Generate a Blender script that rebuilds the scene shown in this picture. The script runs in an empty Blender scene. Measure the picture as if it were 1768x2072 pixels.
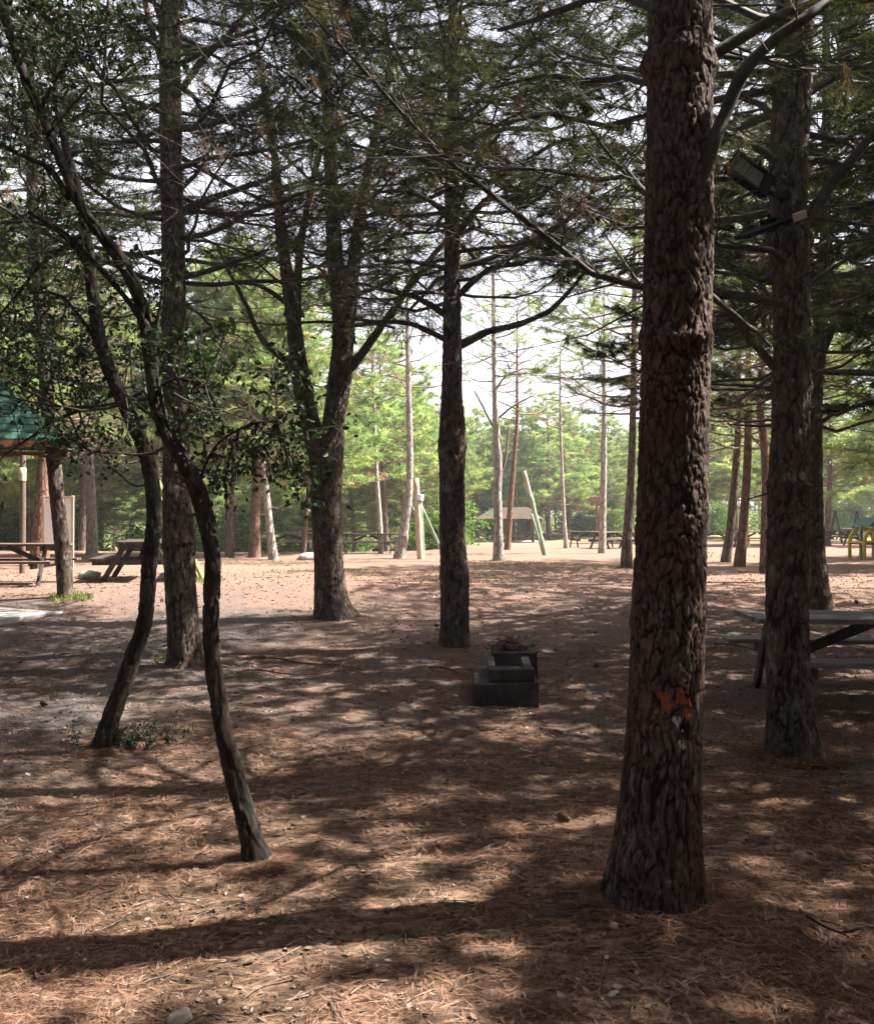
import bpy, math, random
import numpy as np
from mathutils import Vector, Matrix

# ------------------------------------------------------------------ camera, world, sun
SC = bpy.context.scene
COL = SC.collection
F_, CX, CY, HOR, EYE = 1800.0, 884.0, 1036.0, 1050.0, 1.6     # photograph measured at 1768 x 2072
PITCH = math.atan((HOR - CY) / F_)

cam_d = bpy.data.cameras.new('camera')
cam = bpy.data.objects.new('camera', cam_d)
COL.objects.link(cam)
cam_d.sensor_fit = 'HORIZONTAL'
cam_d.sensor_width = 36.0
cam_d.lens = 36.0 * F_ / 1768.0
cam_d.clip_end = 3000
cam_d.clip_start = 0.05
cam.location = (0, 0, EYE)
cam.rotation_euler = (math.pi / 2 + PITCH, 0, 0)
SC.camera = cam

SUN = Vector((1.0, 0.16, 1.28)).normalized()
elev = math.asin(SUN.z)
az = math.atan2(SUN.x, SUN.y)
w = bpy.data.worlds.new('World')
SC.world = w
w.use_nodes = True
nt = w.node_tree
sky = nt.nodes.new('ShaderNodeTexSky')
sky.sky_type = 'NISHITA'
sky.sun_disc = False
sky.sun_elevation = elev
sky.sun_rotation = az
sky.air_density = 1.0
sky.dust_density = 8.0
sky.ozone_density = 1.0
bg = nt.nodes['Background']
bg.inputs['Strength'].default_value = 0.052
# milky white cloud over the lower half of the sky
tcw = nt.nodes.new('ShaderNodeTexCoord')
sxw = nt.nodes.new('ShaderNodeSeparateXYZ')
nt.links.new(tcw.outputs['Generated'], sxw.inputs[0])
nzw = nt.nodes.new('ShaderNodeTexNoise')
nzw.inputs['Scale'].default_value = 3.2
nzw.inputs['Detail'].default_value = 5
nt.links.new(tcw.outputs['Generated'], nzw.inputs['Vector'])
adw = nt.nodes.new('ShaderNodeMath'); adw.operation = 'MULTIPLY_ADD'
nt.links.new(nzw.outputs['Fac'], adw.inputs[0]); adw.inputs[1].default_value = .5
nt.links.new(sxw.outputs['Z'], adw.inputs[2])
mrw = nt.nodes.new('ShaderNodeMapRange'); mrw.interpolation_type = 'SMOOTHSTEP'
nt.links.new(adw.outputs[0], mrw.inputs[0])
for k_, v_ in ((1, .62), (2, .95), (3, 1.0), (4, .12)):
    mrw.inputs[k_].default_value = v_
mxw = nt.nodes.new('ShaderNodeMix'); mxw.data_type = 'RGBA'
nt.links.new(mrw.outputs[0], mxw.inputs[0])
nt.links.new(sky.outputs[0], mxw.inputs[6])
mxw.inputs[7].default_value = (6.0, 6.05, 6.8, 1)
nt.links.new(mxw.outputs[2], bg.inputs['Color'])

sl = bpy.data.lights.new('sun', 'SUN')
sl.energy = 5.0
sl.angle = math.radians(0.55)
sl.color = (1.0, 0.93, 0.84)
so = bpy.data.objects.new('sun', sl)
so.rotation_euler = SUN.to_track_quat('Z', 'Y').to_euler()
so.location = (20, 5, 30)
COL.objects.link(so)

SC.view_settings.view_transform = 'Standard'
SC.view_settings.look = 'None'
SC.view_settings.exposure = 2.25
SC.view_settings.gamma = 1.0
SC.view_settings.use_curve_mapping = False
SC.cycles.max_bounces = 7
SC.cycles.diffuse_bounces = 3
SC.cycles.glossy_bounces = 2
SC.cycles.transmission_bounces = 3
SC.cycles.sample_clamp_indirect = 4.0
SC.cycles.use_denoising = True

# ------------------------------------------------------------------ numpy noise
def _h(ix, iy, iz, seed):
    with np.errstate(over='ignore'):
        h = (ix.astype(np.int64) * 374761393 + iy.astype(np.int64) * 668265263 + iz.astype(np.int64) * 2147483647 + seed * 1274126177) & 0xFFFFFFFF
        h = ((h ^ (h >> 13)) * 1274126177) & 0xFFFFFFFF
        h = ((h ^ (h >> 16)) * 2246822519) & 0xFFFFFFFF
        h = h ^ (h >> 15)
    return (h & 0xFFFFFF) / float(0x1000000)

def vnoise(p, seed=0):
    i = np.floor(p).astype(np.int64)
    f = p - i
    f = f * f * (3 - 2 * f)
    r = 0
    for dx in (0, 1):
        wx = f[:, 0] if dx else 1 - f[:, 0]
        for dy in (0, 1):
            wy = f[:, 1] if dy else 1 - f[:, 1]
            for dz in (0, 1):
                wz = f[:, 2] if dz else 1 - f[:, 2]
                r = r + _h(i[:, 0] + dx, i[:, 1] + dy, i[:, 2] + dz, seed) * wx * wy * wz
    return r * 2 - 1

def fbm(p, octv=3, seed=0):
    a, s, r = 1.0, 1.0, 0
    for k in range(octv):
        r = r + a * vnoise(p * s, seed + k)
        a *= .5
        s *= 2.03
    return r

def worley(p, seed=0):
    i = np.floor(p).astype(np.int64)
    f1 = np.full(len(p), 9.0)
    f2 = np.full(len(p), 9.0)
    cid = np.zeros(len(p))
    for dx in (-1, 0, 1):
        for dy in (-1, 0, 1):
            for dz in (-1, 0, 1):
                jx, jy, jz = i[:, 0] + dx, i[:, 1] + dy, i[:, 2] + dz
                q = np.stack([jx + _h(jx, jy, jz, seed), jy + _h(jx, jy, jz, seed + 7), jz + _h(jx, jy, jz, seed + 13)], 1)
                d = np.sqrt(((q - p) ** 2).sum(1))
                c = _h(jx, jy, jz, seed + 23)
                m = d < f1
                f2 = np.where(m, f1, np.minimum(f2, d))
                cid = np.where(m, c, cid)
                f1 = np.where(m, d, f1)
    return f1, f2, cid

def sst(a, b, x):
    t = np.clip((x - a) / (b - a), 0, 1)
    return t * t * (3 - 2 * t)

# ------------------------------------------------------------------ terrain
def gz0(x, y):
    x = np.asarray(x, float)
    y = np.asarray(y, float)
    z = 0.33 * sst(8.5, 17, y)
    z = z - 0.33 * sst(34, 60, y) * (1 - 0.6 * sst(4, 22, x))
    z = z - 2.6 * sst(34, 52, y) * (1 - sst(-5, 1.5, x))
    return z

def gz(x, y, micro=True):
    x = np.atleast_1d(np.asarray(x, float))
    y = np.atleast_1d(np.asarray(y, float))
    z = gz0(x, y)
    p = np.stack([x, y, np.zeros_like(x)], 1)
    z = z + 0.035 * fbm(p * .35, 2, 5) + 0.014 * fbm(p * 1.7, 2, 9)
    for (tx, ty, a, r) in MOUNDS:
        z = z + a * np.exp(-((x - tx) ** 2 + (y - ty) ** 2) / (r * r))
    if micro:
        near = 1 - sst(9, 16, y)
        z = z + near * (0.007 * fbm(p * 9, 2, 15) + 0.0035 * vnoise(p * 33, 31))
    return z
MOUNDS = []

def ray(px, py):
    dx = (px - CX) / F_
    dz = -(py - CY) / F_
    c, s = math.cos(PITCH), math.sin(PITCH)
    return dx / (c - s * dz), (s + c * dz) / (c - s * dz)      # per unit of world Y

def at(px, py, Y):
    a, b = ray(px, py)
    return Vector((a * Y, Y, EYE + b * Y))

def gp(px, py):
    a, b = ray(px, py)
    Y = np.arange(1.5, 200, .02)
    g = gz0(a * Y, Y)
    k = int(np.argmax((EYE + b * Y) <= g))
    return Vector((a * Y[k], Y[k], float(gz(a * Y[k], Y[k])[0])))

# ------------------------------------------------------------------ mesh helpers
class MB:
    def __init__(s):
        s.V, s.F, s.n = [], [], 0
        s.A = {}
    def add(s, V, F, mat=0, smooth=True, **attrs):
        V = np.asarray(V, float).reshape(-1, 3)
        s.V.append(V)
        for f in (F if isinstance(F, list) else [F]):
            s.F.append((np.asarray(f, np.int64) + s.n, mat, smooth))
        for k, v in attrs.items():
            s.A.setdefault(k, []).append((s.n, np.broadcast_to(np.asarray(v, float), (len(V),))))
        s.n += len(V)
        return s
    def build(s, name, mats, parent=None, origin=None, link=True):
        V = np.concatenate(s.V)
        if origin is not None:
            V = V - np.array(origin)[None]
        me = bpy.data.meshes.new(name)
        me.vertices.add(len(V))
        me.vertices.foreach_set('co', V.astype(np.float32).ravel())
        loops, starts, mi, sm = [], [], [], []
        c = 0
        for f, m, smo in s.F:
            k = f.shape[1]
            loops.append(f.ravel())
            starts.append(c + np.arange(len(f)) * k)
            mi.append(np.full(len(f), m))
            sm.append(np.full(len(f), smo))
            c += f.size
        L = np.concatenate(loops).astype(np.int32)
        S = np.concatenate(starts).astype(np.int32)
        me.loops.add(len(L))
        me.loops.foreach_set('vertex_index', L)
        me.polygons.add(len(S))
        me.polygons.foreach_set('loop_start', S)
        me.polygons.foreach_set('material_index', np.concatenate(mi).astype(np.int32))
        me.polygons.foreach_set('use_smooth', np.concatenate(sm).astype(bool))
        for k, lst in s.A.items():
            a = np.zeros(len(V), np.float32)
            for n0, v in lst:
                a[n0:n0 + len(v)] = v
            at_ = me.attributes.new(k, 'FLOAT', 'POINT')
            at_.data.foreach_set('value', a)
        me.update(calc_edges=True)
        for m in (mats if isinstance(mats, (list, tuple)) else [mats]):
            me.materials.append(m)
        if not link:
            return me
        return ob(name, me, parent)

def ob(name, me, parent=None, loc=(0, 0, 0), rz=0.0, sc=1.0):
    o = bpy.data.objects.new(name, me)
    COL.objects.link(o)
    o.parent = parent
    o.location = loc
    o.rotation_euler = (0, 0, rz)
    o.scale = (sc, sc, sc) if not isinstance(sc, tuple) else sc
    return o

def thing(name, label, cat, loc=(0, 0, 0), rz=0.0, group=None, sc=1.0):
    o = ob(name, None, None, loc, rz, sc)
    o['label'] = label
    o['category'] = cat
    if group:
        o['group'] = group
    return o

def tag(o, label, cat, group=None, kind=None):
    if label:
        o['label'] = label
    if cat:
        o['category'] = cat
    if group:
        o['group'] = group
    if kind:
        o['kind'] = kind
    return o

def struct(o, kind='structure'):
    o['kind'] = kind
    return o

def resample(P, n):
    """Catmull-Rom through rows of P, n samples evenly by length"""
    P = np.asarray(P, float)
    Q = np.vstack([2 * P[0] - P[1], P, 2 * P[-1] - P[-2]])
    out = []
    for i in range(len(P) - 1):
        t = np.linspace(0, 1, 12, endpoint=False)[:, None]
        a, b, c, d = Q[i], Q[i + 1], Q[i + 2], Q[i + 3]
        out.append(.5 * ((2 * b) + (-a + c) * t + (2 * a - 5 * b + 4 * c - d) * t ** 2 + (-a + 3 * b - 3 * c + d) * t ** 3))
    out.append(P[-1][None])
    R = np.vstack(out)
    s = np.concatenate([[0], np.cumsum(np.linalg.norm(np.diff(R[:, :3], axis=0), axis=1))])
    u = np.linspace(0, s[-1], n)
    return np.stack([np.interp(u, s, R[:, k]) for k in range(R.shape[1])], 1), u

def frames(P):
    T = np.gradient(P, axis=0)
    T /= np.linalg.norm(T, axis=1)[:, None] + 1e-9
    N = np.zeros_like(P)
    v = np.array([1.0, 0, 0]) if abs(T[0][0]) < .9 else np.array([0, 1.0, 0])
    for i in range(len(P)):
        v = v - T[i] * np.dot(v, T[i])
        v = v / (np.linalg.norm(v) + 1e-9)
        N[i] = v
    return T, N, np.cross(T, N)

def tube(P, R, k, dispf=None, cap=True):
    P = np.asarray(P, float)
    n = len(P)
    T, N, B = frames(P)
    th = np.arange(k) / k * 2 * math.pi
    cs, sn = np.cos(th)[None, :, None], np.sin(th)[None, :, None]
    D = N[:, None] * cs + B[:, None] * sn
    R = np.asarray(R, float).reshape(n, 1) * np.ones((1, k))
    ex = {}
    if dispf:
        R, ex = dispf(R, th, P, D)
    V = (P[:, None] + D * R[..., None]).reshape(-1, 3)
    i = np.arange(n - 1)[:, None] * k
    j = np.arange(k)[None]
    j2 = (j + 1) % k
    F = np.stack([i + j, i + j2, i + k + j2, i + k + j], -1).reshape(-1, 4)
    Fs = [F]
    if cap:
        V = np.vstack([V, P[-1:]])
        c = len(V) - 1
        a = (n - 1) * k
        Fs.append(np.stack([np.arange(k) + a, (np.arange(k) + 1) % k + a, np.full(k, c)], 1))
        ex = {q: np.concatenate([v.ravel(), [v.ravel()[-1]]]) for q, v in ex.items()}
    return V, Fs, ex

def twigs(S, E, bend, r0, r1):
    """batch of three-sided, two-segment twigs"""
    S, E, bend = map(lambda a: np.asarray(a, float), (S, E, bend))
    n = len(S)
    M = (S + E) / 2 + bend
    d = E - S
    d /= np.linalg.norm(d, axis=1)[:, None] + 1e-9
    u = np.cross(d, np.array([0.13, 0.29, 1.0]))
    u /= np.linalg.norm(u, axis=1)[:, None] + 1e-9
    v = np.cross(d, u)
    V = np.zeros((n, 3, 3, 3))
    r0 = np.broadcast_to(r0, (n,)); r1 = np.broadcast_to(r1, (n,))
    for a, (c, r) in enumerate(((S, r0), (M, (r0 + r1) / 2), (E, r1))):
        for b in range(3):
            t = b * 2.0944
            V[:, a, b] = c + (u * math.cos(t) + v * math.sin(t)) * r[:, None]
    base = np.arange(n)[:, None, None] * 9
    F = []
    for a in range(2):
        for b in range(3):
            b2 = (b + 1) % 3
            F.append([a * 3 + b, a * 3 + b2, a * 3 + 3 + b2, a * 3 + 3 + b])
    F = (np.array(F)[None] + base).reshape(-1, 4)
    return V.reshape(-1, 3), F

def needles(rs, P, D, per, ln, wd, spread=.75, droop=.15, back=.08, var=None):
    """P, D: tuft points and directions; per needles each, one thin triangle per needle"""
    n = len(P)
    P = np.repeat(P, per, 0)
    D = np.repeat(D, per, 0)
    v = np.repeat(var, per) + rs.normal(0, .05, n * per)
    P = P - D * (rs.rand(n * per, 1) * back)
    d = D + rs.normal(0, spread, (n * per, 3)) * .8
    d[:, 2] -= droop
    d /= np.linalg.norm(d, axis=1)[:, None] + 1e-9
    L = ln * rs.uniform(.6, 1.15, (n * per, 1))
    u = np.cross(d, rs.normal(0, 1, (n * per, 3)))
    u /= np.linalg.norm(u, axis=1)[:, None] + 1e-9
    u *= wd * .5
    V = np.stack([P - u, P + u, P + d * L], 1).reshape(-1, 3)
    return V, np.arange(n * per * 3).reshape(-1, 3), np.repeat(np.clip(v, 0, 1), 3)

def nrm(a):
    return a / (np.linalg.norm(a, axis=-1, keepdims=True) + 1e-9)

# ------------------------------------------------------------------ materials
def mat(name):
    m = bpy.data.materials.new(name)
    m.use_nodes = True
    t = m.node_tree
    for n in list(t.nodes):
        t.nodes.remove(n)
    o = t.nodes.new('ShaderNodeOutputMaterial')
    return m, t, o

def nd(t, typ, ins=None, **kw):
    n = t.nodes.new(typ)
    for k, v in kw.items():
        setattr(n, k, v)
    for k, v in (ins or {}).items():
        if isinstance(v, bpy.types.NodeSocket):
            t.links.new(v, n.inputs[k])
        else:
            n.inputs[k].default_value = v
    return n

def ramp(t, fac, stops, interp='LINEAR'):
    n = t.nodes.new('ShaderNodeValToRGB')
    n.color_ramp.interpolation = interp
    e = n.color_ramp.elements
    while len(e) < len(stops):
        e.new(.5)
    for el, (p, c) in zip(e, stops):
        el.position = p
        el.color = (*c, 1) if len(c) == 3 else c
    t.links.new(fac, n.inputs[0])
    return n.outputs[0]

def mixc(t, f, a, b, mode='MIX'):
    n = t.nodes.new('ShaderNodeMix')
    n.data_type = 'RGBA'
    n.blend_type = mode
    for i, v in ((0, f), (6, a), (7, b)):
        if isinstance(v, bpy.types.NodeSocket):
            t.links.new(v, n.inputs[i])
        elif i == 0:
            n.inputs[i].default_value = v
        else:
            n.inputs[i].default_value = (*v, 1)
    return n.outputs[2]

def mapping(t, scale):
    tc = nd(t, 'ShaderNodeTexCoord')
    mp = nd(t, 'ShaderNodeMapping', {'Vector': tc.outputs['Object'], 'Scale': scale})
    return mp.outputs[0]

def noise(t, vec, scale, detail=4, rough=.55):
    return nd(t, 'ShaderNodeTexNoise', {'Vector': vec, 'Scale': scale, 'Detail': detail, 'Roughness': rough}).outputs['Fac']

def bark_mat(name, dark, mid, light, geo=False, sx=11., sz=3.2, bump=.6, dist=.02, lichen=None):
    m, t, o = mat(name)
    v = mapping(t, (sx, sx, sz))
    wv = noise(t, v, 1.3, 3)
    vv = nd(t, 'ShaderNodeVectorMath', {0: v, 1: nd(t, 'ShaderNodeCombineXYZ', {0: wv, 1: wv, 2: wv}).outputs[0]}, operation='ADD').outputs[0]
    vo = nd(t, 'ShaderNodeTexVoronoi', {'Vector': vv, 'Scale': 1.0}, feature='DISTANCE_TO_EDGE').outputs[0]
    fine = noise(t, mapping(t, (60, 60, 24)), 1.0, 6, .65)
    big = noise(t, mapping(t, (2.2, 2.2, 1.3)), 1.0, 3)
    if geo:
        crack = nd(t, 'ShaderNodeAttribute', attribute_name='plate').outputs['Fac']
        cell = nd(t, 'ShaderNodeAttribute', attribute_name='cell').outputs['Fac']
    else:
        crack = ramp(t, vo, [(0.0, (0, 0, 0)), (.16, (1, 1, 1))])
        cell = nd(t, 'ShaderNodeTexVoronoi', {'Vector': vv, 'Scale': 1.0}).outputs['Color']
        cell = nd(t, 'ShaderNodeSeparateColor', {0: cell}).outputs[0]
    c1 = mixc(t, cell, mid, light)
    c1 = mixc(t, ramp(t, fine, [(.38, (0, 0, 0)), (.60, (1, 1, 1))]), tuple(x * .5 for x in mid), c1)
    redn = ramp(t, noise(t, mapping(t, (5, 5, 2.5)), 1.0, 4, .6), [(.46, (0, 0, 0)), (.62, (.42, .42, .42) if geo else (.15, .15, .15))])
    c1 = mixc(t, redn, c1, (mid[0] * 1.9, mid[1] * 1.25, mid[2] * 1.05))
    c2 = mixc(t, crack, dark, c1)
    c2 = mixc(t, ramp(t, big, [(.42, (0, 0, 0)), (.66, (.55, .55, .55))]), c2, tuple(x * .6 for x in mid))
    if lichen:
        lf = ramp(t, noise(t, mapping(t, (9, 9, 5)), 1.0, 5, .7), [(.55, (0, 0, 0)), (.68, (.7, .7, .7))])
        c2 = mixc(t, lf, c2, lichen)
    if geo:
        sc = nd(t, 'ShaderNodeAttribute', attribute_name='scar').outputs['Fac']
        c2 = mixc(t, ramp(t, sc, [(.28, (0, 0, 0)), (.5, (1, 1, 1))]), c2, (0.33, 0.085, .045))
        rs_ = nd(t, 'ShaderNodeAttribute', attribute_name='resin').outputs['Fac']
        c2 = mixc(t, ramp(t, rs_, [(.5, (0, 0, 0)), (.75, (1, 1, 1))]), c2, (0.58, .52, .48))
    h = nd(t, 'ShaderNodeMath', {0: crack, 1: nd(t, 'ShaderNodeMath', {0: fine, 1: .5}, operation='MULTIPLY').outputs[0]}, operation='ADD').outputs[0]
    if geo:
        h = fine
    b = nd(t, 'ShaderNodeBump', {'Height': h, 'Strength': bump, 'Distance': dist})
    p = nd(t, 'ShaderNodeBsdfPrincipled', {'Base Color': c2, 'Roughness': .92, 'Normal': b.outputs[0]})
    p.inputs['Specular IOR Level'].default_value = .2
    t.links.new(p.outputs[0], o.inputs[0])
    return m

def leaf_mat(name, stops, transl=.45, rough=None):
    m, t, o = mat(name)
    a = nd(t, 'ShaderNodeAttribute', attribute_name='var').outputs['Fac']
    oi = nd(t, 'ShaderNodeObjectInfo').outputs['Random']
    c = ramp(t, a, stops)
    hs = nd(t, 'ShaderNodeHueSaturation', {'Color': c, 'Hue': nd(t, 'ShaderNodeMapRange', {0: oi, 3: .485, 4: .51}).outputs[0],
                                           'Value': nd(t, 'ShaderNodeMapRange', {0: oi, 3: .8, 4: 1.2}).outputs[0], 'Saturation': 1.0})
    d = nd(t, 'ShaderNodeBsdfDiffuse', {'Color': hs.outputs[0]})
    tcol = mixc(t, 1.0, hs.outputs[0], (1.25, 1.3, .8), 'MULTIPLY')
    tr = nd(t, 'ShaderNodeBsdfTranslucent', {'Color': tcol})
    mx = nd(t, 'ShaderNodeMixShader', {0: transl, 1: d.outputs[0], 2: tr.outputs[0]})
    out = mx.outputs[0]
    if rough:
        g = nd(t, 'ShaderNodeBsdfGlossy', {'Color': (.6, .6, .6, 1), 'Roughness': .5})
        out = nd(t, 'ShaderNodeMixShader', {0: .035, 1: out, 2: g.outputs[0]}).outputs[0]
    t.links.new(out, o.inputs[0])
    return m

def simple(name, c1, c2, scale=(6, 6, 6), rough=.8, bump=.3, dist=.01, spec=.3, metallic=0):
    m, t, o = mat(name)
    f = noise(t, mapping(t, scale), 1.0, 6, .6)
    c = mixc(t, ramp(t, f, [(.35, (0, 0, 0)), (.65, (1, 1, 1))]), c1, c2)
    b = nd(t, 'ShaderNodeBump', {'Height': f, 'Strength': bump, 'Distance': dist})
    p = nd(t, 'ShaderNodeBsdfPrincipled', {'Base Color': c, 'Roughness': rough, 'Normal': b.outputs[0], 'Metallic': metallic})
    p.inputs['Specular IOR Level'].default_value = spec
    t.links.new(p.outputs[0], o.inputs[0])
    return m

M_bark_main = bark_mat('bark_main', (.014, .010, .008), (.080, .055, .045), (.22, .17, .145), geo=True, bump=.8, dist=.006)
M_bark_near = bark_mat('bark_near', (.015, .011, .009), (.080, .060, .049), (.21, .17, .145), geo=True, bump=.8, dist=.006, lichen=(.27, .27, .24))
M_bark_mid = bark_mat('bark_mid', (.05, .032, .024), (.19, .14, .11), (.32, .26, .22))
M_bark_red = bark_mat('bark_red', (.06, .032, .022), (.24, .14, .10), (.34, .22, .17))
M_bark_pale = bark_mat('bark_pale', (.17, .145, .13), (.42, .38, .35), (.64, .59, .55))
M_bark_oak = bark_mat('bark_oak', (.010, .008, .007), (.035, .029, .026), (.10, .085, .072), geo=True, bump=.9, dist=.006)
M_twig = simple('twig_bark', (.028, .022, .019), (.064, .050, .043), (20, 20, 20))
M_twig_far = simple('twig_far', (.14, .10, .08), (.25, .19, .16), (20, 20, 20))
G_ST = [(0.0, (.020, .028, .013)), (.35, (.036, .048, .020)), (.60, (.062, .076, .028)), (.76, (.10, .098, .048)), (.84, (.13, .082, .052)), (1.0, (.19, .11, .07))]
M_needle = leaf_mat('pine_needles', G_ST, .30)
G_FAR = [(0.0, (.12, .17, .085)), (.35, (.20, .28, .125)), (.62, (.30, .38, .17)), (.80, (.38, .39, .21)), (.88, (.26, .17, .10)), (1.0, (.32, .19, .11))]  # far needles much paler than the near ones: sunlight and haze worked into the colour
M_needle_far = leaf_mat('pine_needles_painted_sun', G_FAR, .5)
M_oakleaf = leaf_mat('oak_leaves', [(0, (.012, .026, .010)), (.5, (.027, .054, .015)), (1, (.065, .11, .026))], .3, rough=.35)
M_shrub = leaf_mat('shrub_leaves', [(0, (.035, .075, .022)), (.5, (.09, .17, .04)), (1, (.20, .30, .07))], .45)
M_grass = leaf_mat('grass_blades', [(0, (.06, .10, .03)), (.5, (.13, .18, .05)), (1, (.30, .27, .12))], .35)
M_litter = leaf_mat('fallen_needles', [(0, (.038, .024, .018)), (.45, (.17, .102, .064)), (.8, (.43, .275, .175)), (1, (.56, .42, .29))], .05)
M_dryleaf = leaf_mat('dry_leaf_bits', [(0, (.10, .065, .045)), (.6, (.26, .20, .155)), (1, (.50, .45, .40))], .1)
M_wood = simple('weathered_wood', (.12, .11, .105), (.28, .26, .245), (3, 40, 40), .75, .5, .004)
M_wood_brown = simple('brown_stained_wood', (.07, .045, .035), (.16, .115, .09), (3, 40, 40), .7, .5, .004)
M_wood_dark = simple('dark_stained_wood', (.035, .028, .025), (.07, .055, .05), (30, 30, 5), .7, .5, .004)
M_conc = simple('concrete_grey', (.30, .29, .28), (.46, .44, .42), (9, 9, 9), .9, .4, .006)
M_conc_soot = simple('sooty_concrete', (.022, .020, .019), (.075, .066, .06), (7, 7, 7), .95, .6, .01)
M_stone = simple('pale_stone', (.24, .215, .185), (.42, .38, .33), (20, 20, 20), .9, .5, .004)
M_stone_grey = simple('grey_stone', (.24, .21, .19), (.42, .38, .34), (12, 12, 12), .9, .5, .006)
M_black = simple('black_metal', (.006, .006, .007), (.012, .012, .013), (8, 8, 8), .9, .1, spec=.03)
M_glass = simple('lamp_glass', (.15, .145, .13), (.20, .195, .18), (5, 5, 5), .3, .05)
M_white = simple('white_board', (.74, .76, .80), (.82, .83, .85), (2, 2, 2), .6, .05)
M_yellowwood = simple('yellow_green_pole', (.25, .27, .08), (.42, .40, .14), (12, 12, 2), .7, .3)
M_palewood = simple('pale_timber', (.38, .31, .22), (.55, .46, .34), (12, 12, 2), .8, .3)
M_greenpole = simple('green_painted_pole', (.16, .24, .17), (.30, .36, .26), (12, 12, 2), .6, .2)
M_greenroof = simple('green_roof_felt', (.022, .075, .055), (.05, .13, .095), (3, 3, 3), .7, .5, .01)
M_fascia = simple('orange_fascia', (.22, .08, .045), (.33, .13, .07), (3, 12, 12), .7, .3)
M_roof_orange = simple('orange_fascia_far', (.045, .030, .023), (.08, .052, .038), (3, 3, 3), .7, .3)
M_roof_dark = simple('hip_shade_and_lid', (.04, .03, .03), (.09, .07, .06), (3, 3, 3), .8, .3)
M_yellow = simple('yellow_paint', (.55, .38, .04), (.65, .46, .07), (4, 4, 4), .5, .1)
M_red = simple('faded_red_paint', (.25, .09, .07), (.33, .13, .10), (4, 4, 4), .6, .1)
M_plastic = simple('blue_grey_bin', (.25, .32, .36), (.35, .42, .46), (4, 4, 4), .5, .1)
M_cone = simple('pine_cone', (.06, .035, .022), (.17, .10, .065), (60, 60, 60), .85, .6)

def ground_mat():
    m, t, o = mat('forest_floor')
    v = mapping(t, (1, 1, 1))
    sep = nd(t, 'ShaderNodeSeparateXYZ', {0: v})
    x, y = sep.outputs[0], sep.outputs[1]
    streak = noise(t, mapping(t, (9, 22, 9)), 1.0, 8, .75)
    grit = noise(t, mapping(t, (70, 70, 70)), 1.0, 6, .7)
    patch = noise(t, v, .55, 5, .6)
    patch2 = noise(t, v, 1.9, 5, .65)
    # reddish needle litter
    lit = ramp(t, streak, [(.30, (.040, .028, .023)), (.46, (.100, .064, .046)), (.58, (.25, .165, .112)), (.72, (.44, .32, .22))])
    # soil, gritty grey brown, darkened in place of tree shade over the left ground
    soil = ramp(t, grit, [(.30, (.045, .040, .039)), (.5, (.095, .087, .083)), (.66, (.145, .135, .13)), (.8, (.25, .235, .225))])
    # pale trodden sand of the clearing
    sand = ramp(t, grit, [(.30, (.135, .080, .062)), (.5, (.21, .132, .102)), (.75, (.29, .205, .165))])
    def mr(s, a, b, lo=0., hi=1.):
        return nd(t, 'ShaderNodeMapRange', {0: s, 1: a, 2: b, 3: lo, 4: hi}, interpolation_type='SMOOTHSTEP').outputs[0]
    def mth(op, a, b, clamp=False):
        n = nd(t, 'ShaderNodeMath', {0: a, 1: b}, operation=op)
        n.use_clamp = clamp
        return n.outputs[0]
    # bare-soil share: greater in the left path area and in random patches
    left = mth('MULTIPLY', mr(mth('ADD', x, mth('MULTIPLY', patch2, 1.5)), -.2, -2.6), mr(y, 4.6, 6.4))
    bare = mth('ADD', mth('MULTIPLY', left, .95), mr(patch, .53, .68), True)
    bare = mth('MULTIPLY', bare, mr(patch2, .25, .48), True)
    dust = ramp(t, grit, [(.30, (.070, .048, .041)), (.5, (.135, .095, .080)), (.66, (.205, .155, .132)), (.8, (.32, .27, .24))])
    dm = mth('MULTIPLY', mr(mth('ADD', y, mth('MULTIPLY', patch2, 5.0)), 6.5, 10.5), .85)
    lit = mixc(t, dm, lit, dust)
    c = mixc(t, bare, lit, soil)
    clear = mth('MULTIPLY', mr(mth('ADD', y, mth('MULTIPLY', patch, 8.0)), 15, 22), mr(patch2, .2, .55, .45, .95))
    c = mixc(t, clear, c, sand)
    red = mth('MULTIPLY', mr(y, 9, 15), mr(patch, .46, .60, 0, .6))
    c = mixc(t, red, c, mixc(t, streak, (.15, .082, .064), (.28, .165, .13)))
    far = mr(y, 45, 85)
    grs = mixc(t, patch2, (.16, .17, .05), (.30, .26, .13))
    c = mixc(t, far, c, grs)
    hsum = mth('ADD', mth('MULTIPLY', streak, .7), mth('MULTIPLY', grit, .6))
    b = nd(t, 'ShaderNodeBump', {'Height': hsum, 'Strength': .9, 'Distance': .03})
    p = nd(t, 'ShaderNodeBsdfPrincipled', {'Base Color': c, 'Roughness': .95, 'Normal': b.outputs[0]})
    p.inputs['Specular IOR Level'].default_value = .1
    t.links.new(p.outputs[0], o.inputs[0])
    return m
M_ground = ground_mat()

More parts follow.
